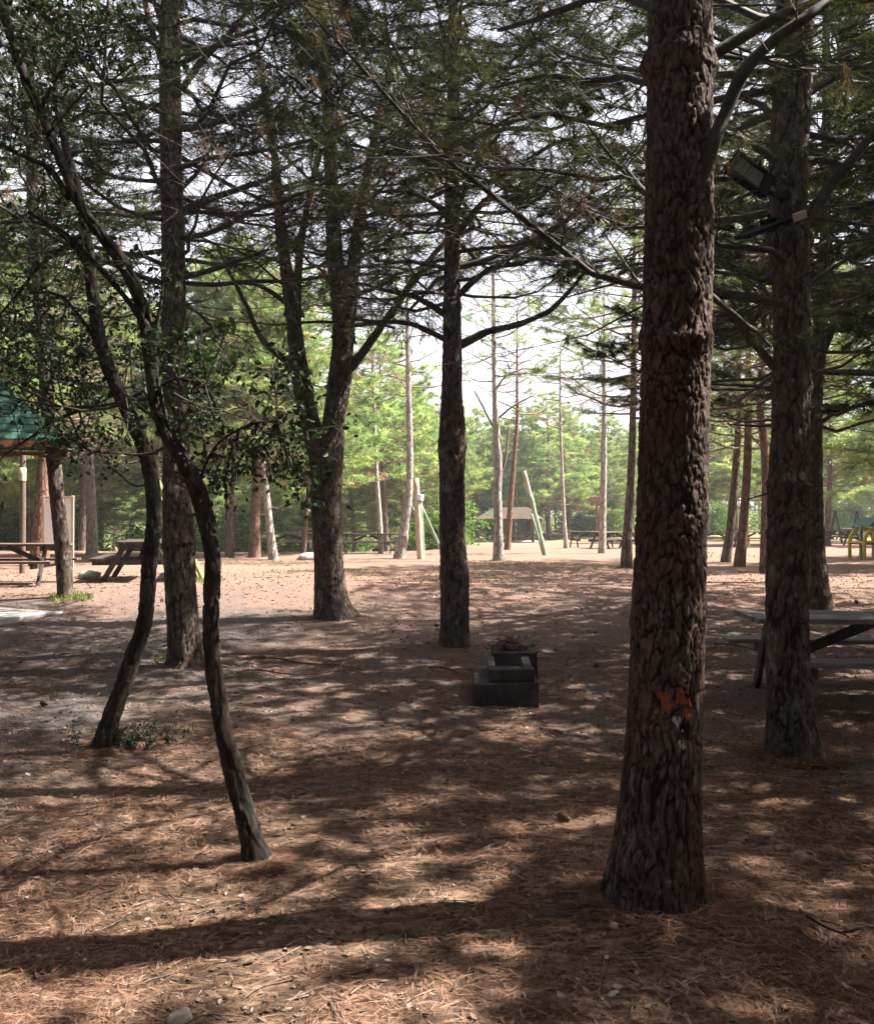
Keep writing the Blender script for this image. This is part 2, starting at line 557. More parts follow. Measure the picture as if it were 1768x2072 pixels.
# ------------------------------------------------------------------ trunk bark relief
def bark_disp(amp, freq=13., zst=.30, seed=1, base_z=None, scars=(), knots=(), flare=None):
    def f(R, th, P, D):
        n, k = R.shape
        ctr = R.mean(1)
        s = np.concatenate([[0], np.cumsum(np.linalg.norm(np.diff(P, axis=0), axis=1))])
        q = np.stack([np.cos(th)[None] * R, np.sin(th)[None] * R, np.repeat(s[:, None], k, 1)], -1).reshape(-1, 3)
        wp = np.stack([vnoise(q * 9, seed), vnoise(q * 9 + 40, seed + 1), vnoise(q * 5 + 80, seed + 2)], 1) * .022
        zs = q[:, 2]
        zz = zs * zst + .35 * np.minimum(zs - 1.3, 0) * -.28 * 0
        stretch = zst * (0.45 + .55 * sst(.2, 1.9, zs))
        zz = np.cumsum(np.concatenate([[0], np.diff(s)]) * (zst * (0.42 + .58 * sst(.3, 2.0, s))))
        zz = np.repeat(zz[:, None], k, 1).ravel()
        w_ = np.stack([q[:, 0] + wp[:, 0], q[:, 1] + wp[:, 1], zz + wp[:, 2] * .6], 1) * freq
        w_ = w_ + np.stack([fbm(w_ * .9 + 5, 2, seed + 30), fbm(w_ * .9 + 15, 2, seed + 31), fbm(w_ * .9 + 25, 2, seed + 32)], 1) * .24
        wm = w_ * np.array([.72, .72, .62])
        f1, f2, cid = worley(wm, seed)
        wid = .14 + .09 * vnoise(w_ * .7, seed + 41)
        plate = sst(.03, wid, f2 - f1 + .12 * fbm(w_ * 3.6, 2, seed + 40))
        g1, g2, cid2 = worley(w_ * np.array([1.25, 1.25, 1.15]) + 9, seed + 5)
        small = sst(.0, .16, g2 - g1 + .10 * vnoise(w_ * 4.3, seed + 42))
        big = fbm(q * np.array([5, 5, 2.2]), 2, seed + 3)
        fine = vnoise(q * np.array([70, 70, 40]), seed + 4)
        fine2 = fbm(q * np.array([45, 45, 30]), 3, seed + 6)
        d = amp * ((plate - .7) * 1.0 + (cid - .5) * .35 * plate + (cid2 - .5) * .35 + (small - .6) * .5 + fine * .15 + fine2 * .42) + big * amp * .3
        Rn = R.ravel() + d
        ex = {'plate': np.clip(plate * (.62 + .38 * small) + .12 * fine2, 0, 1), 'cell': np.clip(cid * .35 + cid2 * .5 + .25 * fine2 + .1, 0, 1),
              'scar': np.zeros(n * k), 'resin': np.zeros(n * k)}
        Vp = (P[:, None] + D * R[..., None]).reshape(-1, 3)
        for kind, c, ra, rb in scars:
            dd = Vp - np.array(c)[None]
            e = np.sqrt((dd[:, 0] / ra) ** 2 + (dd[:, 1] / (ra * 1.2)) ** 2 + (dd[:, 2] / rb) ** 2)
            val = np.clip((1.0 - e + .75 * fbm(q * 45, 4, seed + 8)) * (.5 + .6 * plate), 0, 1)
            ex[kind] = np.maximum(ex[kind], val)
            if kind == 'scar':
                Rn = Rn - val * amp * .5
        for zc, hh, a in knots:
            Rn = Rn + a * np.exp(-((q[:, 2] - zc) / hh) ** 2) * (1 + .8 * vnoise(q * 14, seed + 11))
        if flare:
            fa, fh, nl = flare
            lob = np.repeat((.5 + .5 * np.cos(nl * th + seed * 1.3 + .7 * np.sin(2 * th)))[None], n, 0).ravel()
            Rn = Rn + fa * np.exp(-q[:, 2] / fh) * (.25 + lob)
        return Rn.reshape(n, k), ex
    return f

def smooth_path(trace, Y, total_h=None, rtop=.03, lean=(0, 0), Yoff=None):
    """trace rows (px, py, width_px[, dY]) from the base up, at depth Y -> rows x,y,z,r; optionally grown on above the frame"""
    rows = []
    for r in trace:
        d = Y + (r[3] if len(r) > 3 else 0)
        p = at(r[0], r[1], d)
        rows.append([p.x, p.y, p.z, r[2] / 2 * d / F_])
    if total_h and rows[-1][2] < total_h:
        x, y, z, rr = rows[-1]
        m = 3
        for i in range(1, m + 1):
            f = i / m
            rows.append([x + lean[0] * f, y + lean[1] * f, z + (total_h - z) * f, rr + (rtop - rr) * f])
    return rows

# ------------------------------------------------------------------ pine crown generator
def crown(mb, rs, path, h0, h1, nbr, L0, L1, el=(5, 30), curve=.25, sub=.22, subL=.36, ntw=3, tpt=3, per=12, nl=.12, nw=.0035,
          dead=.12, bare=.35, az=None, tube_k=5, bare_low=.25, mats=(0, 1), droop=.15, hang=0.0, prof=None, tuft_spread=.75, wood=1.0):
    """path: array rows (x,y,z,r) of the trunk; whorled limbs from height h0 to h1; mats = (wood, needle)"""
    path = np.asarray(path)
    zs = path[:, 2]
    TS, TE, TB, TR = [], [], [], []
    NP, ND, NV = [], [], []
    ga = rs.rand() * 6.28
    for i in range(nbr):
        f = (i + rs.rand() * .8) / nbr
        h = h0 + (h1 - h0) * f
        c = np.array([np.interp(h, zs, path[:, k]) for k in range(3)])
        tr = np.interp(h, zs, path[:, 3])
        ga += 2.4 + rs.normal(0, .3)
        a = ga if az is None else az[0] + rs.rand() * (az[1] - az[0])
        pf = prof(f) if prof else (L1 + (L0 - L1) * (1 - f ** 2.4))
        L = pf * rs.uniform(.7, 1.15)
        e0 = math.radians(rs.uniform(*el))
        dv = np.array([math.cos(a), math.sin(a)])
        pv = np.array([-dv[1], dv[0]])
        m = 8
        s = np.linspace(0, 1, m)
        lat = np.cumsum(rs.normal(0, .06, m)) * L * .6
        lat -= lat[0]
        rad = L * s * math.cos(e0)
        hz = L * (math.sin(e0) * s * (1 - .5 * s) + curve * s * s * rs.uniform(-.6, 1.4) - .10 * np.sin(s * 3.1)) + np.cumsum(rs.normal(0, .018, m)) * L
        P = np.stack([c[0] + dv[0] * rad + pv[0] * lat, c[1] + dv[1] * rad + pv[1] * lat, c[2] + hz], 1)
        P[0] = c
        r0 = min((.007 + .0068 * L) * wood, max(tr * .75, .008))
        R = r0 * (1 - s) ** .8 + .0035
        V, F, _ = tube(P, R, tube_k)
        mb.add(V, F, mats[0], var=0.5)
        is_dead = rs.rand() < dead
        T = nrm(np.gradient(P, axis=0))
        ns = max(2, int(L / sub))
        is_low = f < bare_low
        for j in range(ns):
            u = bare * .5 + (1 - bare * .5) * (j + rs.rand()) / ns
            u = min(u, .99)
            p = np.array([np.interp(u, s, P[:, k]) for k in range(3)])
            tg = np.array([np.interp(u, s, T[:, k]) for k in range(3)])
            sg = 1 if (j % 2) else -1
            an = sg * math.radians(rs.uniform(35, 70))
            side = np.array([-tg[1], tg[0], 0])
            side /= np.linalg.norm(side) + 1e-9
            d = tg * math.cos(an) + side * math.sin(an) + np.array([0, 0, rs.normal(.05, .22)])
            d /= np.linalg.norm(d)
            sl_ = L * subL * (1.15 - .75 * u) * rs.uniform(.6, 1.2) + .08
            e = p + d * sl_
            bd = np.array([0, 0, -sl_ * .06]) + rs.normal(0, .02, 3) * sl_
            TS.append(p); TE.append(e); TB.append(bd); TR.append(max(.0045, r0 * .38 * (1 - .5 * u)) * wood)
            leafy = (u > bare) and not is_dead and not (is_low and rs.rand() < .55)
            base_v = rs.uniform(.1, .75)
            if leafy:
                for q_ in range(tpt):
                    tt = 1 - q_ * .28
                    if tt > .2:
                        NP.append(p + (e - p) * tt); ND.append(d); NV.append(base_v)
            elif rs.rand() < .5:
                NP.append(e); ND.append(d * .3 + np.array([0, 0, -.8])); NV.append(.93)
            for q_ in range(ntw):
                t0 = rs.uniform(.2, .95)
                ps = p + (e - p) * t0 + bd * (4 * t0 * (1 - t0)) * .5
                an2 = math.radians(rs.uniform(25, 65)) * (1 if rs.rand() < .5 else -1)
                sd = np.cross(d, [0, 0, 1])
                d2 = d * math.cos(an2) + sd * math.sin(an2) + rs.normal(0, .18, 3)
                if hang and rs.rand() < hang:
                    d2[2] -= .8
                d2 /= np.linalg.norm(d2)
                l2 = sl_ * rs.uniform(.3, .6) + .05
                e2 = ps + d2 * l2
                TS.append(ps); TE.append(e2); TB.append(rs.normal(0, .03, 3) * l2); TR.append(.0032 * wood)
                if leafy:
                    NP.append(e2); ND.append(d2); NV.append(base_v + rs.normal(0, .06))
                    if tpt > 1:
                        NP.append(ps + (e2 - ps) * .55); ND.append(d2); NV.append(base_v)
        if not is_dead:
            NP.append(P[-1]); ND.append(T[-1]); NV.append(.4)
    V, F = twigs(np.array(TS), np.array(TE), np.array(TB), np.array(TR), .0022 * wood)
    mb.add(V, F, mats[0], var=.5)
    if NP:
        V, F, v = needles(rs, np.array(NP), np.array(ND), per, nl, nw, tuft_spread, droop, back=nl * .9, var=np.array(NV))
        mb.add(V, F, mats[1], smooth=False, var=v)
    return mb

def limb_foliage(mb, rs, rows, per=12, nl=.12, nw=.0035, sub=.16, subL=.5, start=.3, mats=(0, 1), tpt=3, ntw=3, var=(.1, .7), leafy_p=.85):
    """side shoots and tufts along one traced limb (rows x,y,z,r)"""
    R, s = resample(rows, 24)
    L = s[-1]
    P = R[:, :3]
    T = nrm(np.gradient(P, axis=0))
    n = int(L * (1 - start) / sub)
    TS, TE, TB, TR, NP, ND, NV = [], [], [], [], [], [], []
    for j in range(n):
        u = start + (1 - start) * (j + rs.rand()) / n
        p = np.array([np.interp(u * L, s, P[:, k]) for k in range(3)])
        tg = np.array([np.interp(u * L, s, T[:, k]) for k in range(3)])
        rr = nrm(rs.normal(0, 1, 3) * np.array([1, 1, .6]))
        d = nrm(tg * .6 + rr * .8)
        sl_ = subL * (1.2 - .6 * u) * rs.uniform(.5, 1.3)
        e = p + d * sl_
        bd = rs.normal(0, .09, 3) * sl_ + np.array([0, 0, -.07 * sl_])
        TS.append(p); TE.append(e); TB.append(bd); TR.append(.0045)
        leafy = rs.rand() < leafy_p
        bv = rs.uniform(*var)
        for q in range(tpt):
            if leafy:
                NP.append(p + (e - p) * (1 - .25 * q)); ND.append(d); NV.append(bv)
        for q in range(ntw):
            t0 = rs.uniform(.2, .9)
            ps = p + (e - p) * t0
            d2 = nrm(d + rs.normal(0, .6, 3))
            e2 = ps + d2 * sl_ * rs.uniform(.3, .6)
            TS.append(ps); TE.append(e2); TB.append(rs.normal(0, .02, 3) * sl_); TR.append(.003)
            if leafy:
                NP.append(e2); ND.append(d2); NV.append(bv)
    V, F = twigs(np.array(TS), np.array(TE), np.array(TB), np.array(TR), .002)
    mb.add(V, F, mats[0], var=.5)
    if NP:
        V, F, v = needles(rs, np.array(NP), np.array(ND), per, nl, nw, .75, .2, back=nl * .9, var=np.array(NV))
        mb.add(V, F, mats[1], smooth=False, var=v)

def stubs(mb, rs, path, h0, h1, n, ln=(.15, .6)):
    path = np.asarray(path)
    for i in range(n):
        h = rs.uniform(h0, h1)
        c = np.array([np.interp(h, path[:, 2], path[:, k]) for k in range(3)])
        a = rs.rand() * 6.28
        L = rs.uniform(*ln)
        e = rs.uniform(-.1, .5)
        P = [c, c + np.array([math.cos(a), math.sin(a), e * .6]) * L * .5 + rs.normal(0, .02, 3), c + np.array([math.cos(a), math.sin(a), e]) * L]
        R, _ = resample(np.array(P), 5)
        V, F, _ = tube(R, np.linspace(.014, .004, 5), 5)
        mb.add(V, F, 0, var=.5)

def trunk_child(rows, root, origin, bark, res, circ, disp, name='trunk'):
    L = sum(np.linalg.norm(np.array(rows[i + 1][:3]) - np.array(rows[i][:3])) for i in range(len(rows) - 1))
    n = max(12, int(L / res))
    R, s = resample(rows, n)
    V, F, ex = tube(R[:, :3], R[:, 3], circ, disp)
    mb = MB()
    mb.add(V, F, 0, **ex)
    return mb.build(name, bark, root, origin), R

# ================================================================== TREES IN FRONT
# A: the big pine right of centre
YA = 3.65
MOUNDS.append((at(1320, 1840, YA).x, YA, .03, .6))
tA = [(1322, 1900, 205), (1322, 1850, 196), (1326, 1780, 180), (1334, 1650, 160), (1342, 1500, 148), (1350, 1300, 142), (1357, 1100, 138),
      (1362, 900, 136), (1368, 700, 134), (1372, 500, 132), (1374, 300, 128), (1376, 100, 126), (1378, -60, 118)]
rowsA = smooth_path(tA, YA, 10.5, .05, (.15, .1))
for r in rowsA:
    pass
bA = Vector(rowsA[1][:3]); bA.z = float(gz(bA.x, bA.y)[0])
rootA = thing('pine_tree', 'thick pine right of centre with an orange scar and white resin on its bark', 'tree', bA)
def pz(p):
    return (p.x, p.y, p.z)
fY = YA - .15
sc1 = at(1385, 1408, fY); sc2 = at(1350, 1425, fY); sc3 = at(1398, 1440, fY); re1 = at(1368, 1462, fY); re2 = at(1385, 1500, fY)
zA = lambda py: at(0, py, YA).z - rowsA[0][2]
dA = bark_disp(.0075, 44, .36, 3, scars=[('scar', pz(sc1), .06, .075), ('scar', pz(sc2), .05, .05), ('scar', pz(sc3), .035, .06), ('resin', pz(re1), .034, .036), ('resin', pz(re2), .022, .09)],
               knots=[(zA(130), .05, .022), (zA(690), .04, .016), (zA(1240), .08, .006)], flare=(.09, .14, 7))
visA = [r for r in rowsA if r[2] < 4.4]
trunkA, RA = trunk_child(visA + [rowsA[len(visA)]] if len(visA) < len(rowsA) else visA, rootA, bA, M_bark_main, .006, 230, dA)
def traced_limb(root, origin, trace, Y, bark=M_twig, k=8, name='limb', ret=False):
    rows = smooth_path(trace, Y)
    n = max(8, len(trace) * 6)
    R, s = resample(rows, n)
    rr = R[:, 3] * (1 + .12 * vnoise(R[:, :3] * 11, 3))
    P = R[:, :3] + np.stack([vnoise(R[:, :3] * 5 + 7, 4), vnoise(R[:, :3] * 5 + 17, 5), vnoise(R[:, :3] * 5 + 27, 6)], 1) * .012
    P[0] = R[0, :3]
    V, F, _ = tube(P, rr, k)
    mb = MB().add(V, F, 0)
    o = mb.build(name, bark, root, origin)
    return rows
limbsA = [([(1400, 400, 34), (1425, 330, 30), (1455, 250, 27), (1500, 160, 26), (1560, 85, 24), (1640, 30, 22), (1760, -40, 18, .1), (1900, -120, 10, .2)], YA - .1),
          ([(1430, 120, 30), (1490, 85, 24), (1560, 45, 22), (1650, 0, 18), (1780, -60, 14)], YA + .1),
          ([(1330, 165, 18), (1270, 158, 14, .3), (1190, 162, 12, .6), (1100, 152, 9, 1.0), (1000, 175, 6, 1.4)], YA),
          ([(1320, 400, 12), (1290, 372, 9, .3), (1260, 330, 6, .6)], YA),
          ([(1425, 590, 14), (1500, 650, 11, .5), (1560, 700, 8, .9)], YA + .1),
          ([(1350, 30, 22), (1250, -10, 18, .6), (1130, 20, 14, 1.3), (1010, 60, 8, 2.0)], YA)]
mbA = MB()
rsA = np.random.RandomState(11)
for lt, ly in limbsA:
    rows = traced_limb(rootA, bA, lt, ly)
    limb_foliage(mbA, rsA, rows, per=9, sub=.11, subL=.34, start=.35, nw=.003)
crown(mbA, rsA, rowsA, 4.0, 10.3, 46, 3.0, .9, el=(5, 35), curve=.2, per=22, nl=.14, nw=.0048, ntw=4, tpt=3, sub=.17, bare=.4, dead=.2)
mbA.build('crown', [M_twig, M_needle], rootA, bA)

def near_pine(name, label, trace, Y, H, bark, seed, disp, res, circ, limbs=(), crown_kw=None, stubz=None, lean=(0, 0), mound=True, limb_kw=None, top_vis=None, extra_stems=()):
    rows = smooth_path(trace, Y, H, .035, lean)
    b = Vector(rows[1][:3]); b.z = float(gz(b.x, b.y)[0])
    root = thing(name, label, 'tree', b)
    MOUNDS.append((b.x, b.y, .035, .42))
    trunk_child(rows, root, b, bark, res, circ, disp)
    for st in extra_stems:
        srows = smooth_path(st[0], Y, st[1], .02, st[2]) if st[1] else smooth_path(st[0], Y)
        trunk_child(srows, root, b, bark, res * 1.2, int(circ * .8), disp, 'stem')
    rs = np.random.RandomState(seed)
    mb = MB()
    if stubz:
        stubs(mb, rs, rows, *stubz)
    for lt in limbs:
        lr = traced_limb(root, b, lt, Y)
        limb_foliage(mb, rs, lr, **(limb_kw or {}))
    for ck in (crown_kw or []):
        if 'stem' in ck:
            ck = dict(ck)
            st = extra_stems[ck.pop('stem')]
            pr = smooth_path(st[0], Y, st[1], .02, st[2])
        else:
            pr = rows
        crown(mb, rs, pr, **ck)
    mb.build('crown', [M_twig, M_needle], root, b)
    return root, rows

LK = dict(per=16, sub=.14, subL=.42, start=.3, nw=.0045)
# B: pine carrying the floodlights
YB = 5.85
rootB, _ = near_pine('pine_tree', 'pine right of the thick scarred pine, carrying two black floodlights', 
          [(1608, 1580, 118), (1606, 1545, 104), (1602, 1500, 92), (1597, 1400, 84), (1592, 1250, 80), (1594, 1100, 80), (1597, 950, 76), (1600, 800, 70), (1602, 650, 68), (1596, 480, 72), (1594, 350, 70), (1604, 150, 72), (1607, -40, 66)],
          YB, 10.5, M_bark_near, 21, bark_disp(.010, 24, .32, 12, flare=(.10, .15, 4), knots=[(1.95, .05, .012), (3.55, .08, .02), (2.6, .04, .012)]), .009, 120,
          limbs=[[(1620, 450, 30), (1660, 405, 24), (1710, 340, 20), (1768, 268, 16), (1860, 160, 10)],
                 [(1570, 745, 20), (1520, 690, 15), (1470, 630, 12), (1440, 590, 10)],
                 [(1580, 330, 18), (1520, 290, 15, -.3), (1465, 268, 12, -.5)],
                 [(1625, 440, 12), (1700, 450, 9), (1790, 465, 6)],
                 [(1630, 580, 12), (1690, 540, 8), (1760, 500, 5)],
                 [(1630, 190, 16), (1700, 150, 12), (1790, 120, 7)],
                 [(1585, 250, 20), (1545, 215, 16, .3), (1490, 190, 12, .6)]],
          crown_kw=[dict(h0=2.9, h1=10.2, nbr=50, L0=3.0, L1=.8, el=(0, 30), per=22, nl=.14, nw=.0052, sub=.17, tpt=3, ntw=4, bare=.38, dead=.15, az=(.1, 3.8))],
          stubz=(1.7, 3.3, 7), limb_kw=LK)
# C: behind the near table
YC = gp(1655, 1230).y
near_pine('pine_tree', 'dark pine standing directly behind the near picnic table', 
          [(1656, 1245, 66), (1656, 1230, 56), (1654, 1180, 42), (1650, 1100, 35), (1647, 950, 31), (1648, 800, 30), (1655, 710, 30), (1664, 600, 25), (1670, 450, 20), (1672, 300, 18)],
          YC, 11, M_bark_near, 31, bark_disp(.010, 24, .35, 15, flare=(.05, .15, 5)), .02, 60,
          limbs=[[(1660, 710, 24), (1690, 650, 18), (1730, 600, 14), (1800, 545, 8)], [(1652, 860, 10), (1700, 830, 7), (1768, 815, 5)], [(1665, 640, 16), (1630, 560, 12), (1590, 520, 8)]],
          crown_kw=[dict(h0=3.0, h1=10.8, nbr=66, L0=3.6, L1=.9, el=(0, 30), per=16, nl=.16, nw=.009, sub=.22, tpt=3, ntw=3)], limb_kw=dict(per=16, nl=.14, nw=.008, sub=.2, subL=.6))
# D: centre pine
YD = 10.7
near_pine('pine_tree', 'tall straight pine at the centre, just behind the concrete fire pit', 
          [(921, 1335, 74), (920, 1318, 64), (920, 1290, 58), (920, 1180, 56), (916, 1100, 52), (914, 980, 50), (915, 900, 53), (915, 860, 51), (914, 800, 42), (915, 700, 38), (914, 600, 34), (915, 480, 31), (915, 360, 29), (917, 220, 26), (918, 100, 24), (918, -30, 21)],
          YD, 12.0, M_bark_near, 41, bark_disp(.010, 24, .36, 22, flare=(.085, .15, 5), knots=[(2.55, .16, .012), (4.25, .05, .014), (1.0, .10, .014)]), .014, 90,
          limbs=[[(925, 700, 20), (985, 672, 15), (1050, 655, 12), (1110, 630, 11), (1150, 590, 9), (1195, 535, 6)],
                 [(925, 600, 14), (990, 545, 12), (1060, 530, 9), (1130, 500, 8), (1200, 450, 7), (1250, 390, 5)],
                 [(925, 540, 14), (1000, 520, 11), (1090, 480, 9), (1180, 420, 6)],
                 [(905, 690, 12), (830, 655, 10), (760, 650, 8), (700, 640, 6)],
                 [(905, 640, 14), (840, 600, 11), (770, 585, 8), (720, 570, 5)],
                 [(925, 470, 14), (990, 405, 11), (1080, 395, 8), (1160, 350, 5)],
                 [(905, 430, 14), (850, 395, 10), (790, 385, 7), (730, 395, 5)],
                 [(925, 420, 13), (965, 330, 10), (1010, 270, 7)],
                 [(905, 280, 13), (820, 275, 10), (745, 280, 6)],
                 [(925, 380, 12), (1020, 355, 10), (1120, 290, 8), (1210, 270, 5)],
                 [(925, 290, 12), (1020, 260, 10), (1120, 260, 8), (1200, 215, 5)]],
          crown_kw=[dict(h0=4.2, h1=11.6, nbr=112, L0=2.5, L1=.9, el=(0, 22), curve=.3, per=21, nl=.15, nw=.0068, sub=.16, tpt=3, ntw=4, dead=.15, hang=.6, bare_low=.2)],
          limb_kw=dict(per=16, nl=.13, nw=.0055, sub=.13, subL=.5, start=.15, leafy_p=.42))
# E: forked pine left of centre
YE = gp(675, 1250).y
near_pine('forked_pine_tree', 'forked pine left of centre, splitting into two stems above its leaning trunk', 
          [(680, 1268, 98), (677, 1250, 84), (670, 1210, 66), (664, 1120, 58), (660, 1000, 62), (664, 930, 62), (674, 860, 46), (688, 760, 46), (694, 680, 42), (688, 600, 38), (678, 520, 33), (672, 400, 28), (665, 250, 24), (655, 100, 20), (645, -30, 17)],
          YE, 11.5, M_bark_near, 51, bark_disp(.010, 24, .34, 29, flare=(.09, .18, 5)), .018, 74,
          extra_stems=[([(658, 960, 40), (640, 900, 42), (622, 830, 38), (608, 760, 36), (597, 680, 32), (590, 620, 28), (578, 540, 25), (567, 450, 21), (560, 350, 17)], 9.0, (-.4, .3)),
                       ([(694, 690, 26), (706, 620, 30), (712, 560, 28), (722, 490, 25), (732, 420, 23), (748, 330, 18), (765, 240, 14)], 9.5, (.5, .2)),
                       ([(594, 640, 18), (602, 560, 16), (612, 470, 14), (630, 380, 11), (650, 300, 8)], 0, (0, 0))],
          limbs=[[(706, 745, 22), (740, 705, 19), (778, 650, 17), (820, 590, 15), (860, 540, 13), (905, 480, 9)],
                 [(600, 745, 16), (560, 715, 14), (525, 680, 12), (500, 620, 10), (470, 560, 8), (440, 500, 5)],
                 [(712, 600, 11), (760, 580, 9), (810, 560, 6)], [(720, 520, 12), (770, 505, 9), (830, 500, 6)],
                 [(588, 620, 11), (540, 585, 9), (490, 570, 6)], [(700, 660, 10), (750, 655, 8), (800, 662, 5)]],
          crown_kw=[dict(h0=4.3, h1=11.2, nbr=34, L0=2.5, L1=.9, el=(5, 40), per=16, nl=.16, nw=.008, sub=.18, tpt=3, ntw=4, hang=.55),
                    dict(stem=0, h0=4.6, h1=8.8, nbr=18, L0=2.2, L1=.9, el=(5, 40), per=16, nl=.16, nw=.008, sub=.18, tpt=3, ntw=4, hang=.55),
                    dict(stem=1, h0=5.2, h1=9.3, nbr=18, L0=2.2, L1=.9, el=(5, 40), per=16, nl=.16, nw=.008, sub=.18, tpt=3, ntw=4, hang=.55)],
          limb_kw=dict(per=16, nl=.14, nw=.007, sub=.17, subL=.55, start=.2, leafy_p=.55))
# F: left pine between the two thin oaks
YF = 9.35
near_pine('pine_tree', 'straight pine on the left, between the two thin curved oaks', 
          [(378, 1375, 84), (376, 1355, 70), (374, 1300, 64), (366, 1200, 60), (362, 1090, 62), (358, 1000, 55), (356, 900, 52), (354, 760, 50), (352, 640, 47), (350, 480, 45), (347, 350, 42), (345, 200, 42), (344, 60, 38), (344, -40, 35)],
          YF, 11.5, M_bark_near, 61, bark_disp(.010, 24, .34, 35, flare=(.09, .15, 5), knots=[(1.45, .05, .02), (3.75, .05, .015)]), .013, 96,
          limbs=[[(368, 430, 16), (420, 405, 14), (480, 385, 12), (545, 358, 9), (610, 320, 6)],
                 [(368, 560, 14), (430, 545, 11), (490, 525, 8), (545, 505, 5)],
                 [(368, 260, 14), (430, 250, 11), (510, 215, 9), (580, 160, 6)],
                 [(368, 180, 14), (410, 120, 12), (460, 70, 10), (510, 10, 7)],
                 [(365, 690, 12), (400, 675, 10), (435, 660, 6)],
                 [(368, 380, 10), (400, 350, 8), (430, 290, 5)],
                 [(335, 140, 16), (310, 70, 13), (290, -10, 10)]],
          crown_kw=[dict(h0=3.9, h1=11.2, nbr=84, L0=2.8, L1=.9, el=(5, 35), curve=.3, per=20, nl=.15, nw=.006, sub=.16, tpt=3, ntw=4, dead=.15, hang=.55)],
          stubz=(2.6, 4.2, 8), limb_kw=dict(per=16, nl=.13, nw=.005, sub=.13, subL=.5, start=.15, leafy_p=.65))
# H: leaning pine far left, grass at its foot
YH = gp(133, 1215).y
near_pine('leaning_pine_tree', 'slim grey pine on the left leaning over the green roofed shelter, grass at its foot', 
          [(134, 1228, 40), (133, 1215, 32), (128, 1130, 30), (118, 1030, 28), (108, 930, 27), (98, 840, 26), (90, 740, 25), (80, 600, 24), (70, 450, 22), (62, 300, 18)],
          YH, 10.5, M_bark_near, 71, bark_disp(.008, 14, .34, 45, flare=(.02, .1, 5)), .02, 48,
          crown_kw=[dict(h0=3.6, h1=10.2, nbr=80, L0=2.9, L1=.8, el=(5, 35), per=18, nl=.16, nw=.010, sub=.2, tpt=3, ntw=3)])

# ------------------------------------------------------------------ thin oaks with dark leaves
def leaves(rs, P, n_per, rad, size, var0=.3):
    n = len(P) * n_per
    C = np.repeat(P, n_per, 0) + rs.normal(0, rad, (n, 3)) * np.array([1, 1, .8])
    d = nrm(rs.normal(0, 1, (n, 3)) + np.array([0, 0, -.3]))
    u = nrm(np.cross(d, rs.normal(0, 1, (n, 3))))
    nn = np.cross(d, u)
    s = size * rs.uniform(.6, 1.2, (n, 1))
    a = C - d * s * .5
    b = C + u * s * .28 + nn * s * .08 - d * s * .12
    c = C + d * s * .5
    e = C - u * s * .28 + nn * s * .08 - d * s * .12
    b2 = C + u * s * .20 + nn * s * .06 + d * s * .22
    e2 = C - u * s * .20 + nn * s * .06 + d * s * .22
    V = np.stack([a, b, b2, c, e2, e], 1).reshape(-1, 3)
    k = np.arange(n)[:, None] * 6
    F = np.concatenate([k + np.array([[0, 1, 2, 3]]), k + np.array([[0, 3, 4, 5]])])
    v = np.repeat(np.clip(var0 + rs.normal(0, .22, n), 0, 1), 6)
    return V, F, v

def leafy_sprays(mb, rs, starts, nsub=5, L=.45, lf=16, size=.040, rad=.06):
    """small twiggy sprays of broad leaves from starting points (pos, dir)"""
    TS, TE, LP = [], [], []
    for p, d in starts:
        p = np.array(p, float); d = nrm(np.array(d, float))
        for i in range(nsub):
            dd = nrm(d + rs.normal(0, .55, 3))
            l = L * rs.uniform(.5, 1.2)
            e = p + dd * l
            TS.append(p); TE.append(e)
            for j in range(4):
                t0 = rs.uniform(.3, 1)
                q = p + (e - p) * t0
                e2 = q + nrm(dd + rs.normal(0, .7, 3)) * l * .35
                TS.append(q); TE.append(e2)
                LP += [e2, (q + e2) / 2]
    TS = np.array(TS); TE = np.array(TE)
    V, F = twigs(TS, TE, rs.normal(0, .01, TS.shape), .004, .0018)
    mb.add(V, F, 0, var=.5)
    V, F, v = leaves(rs, np.array(LP), lf // 4, rad, size)
    mb.add(V, F, 1, smooth=False, var=v)

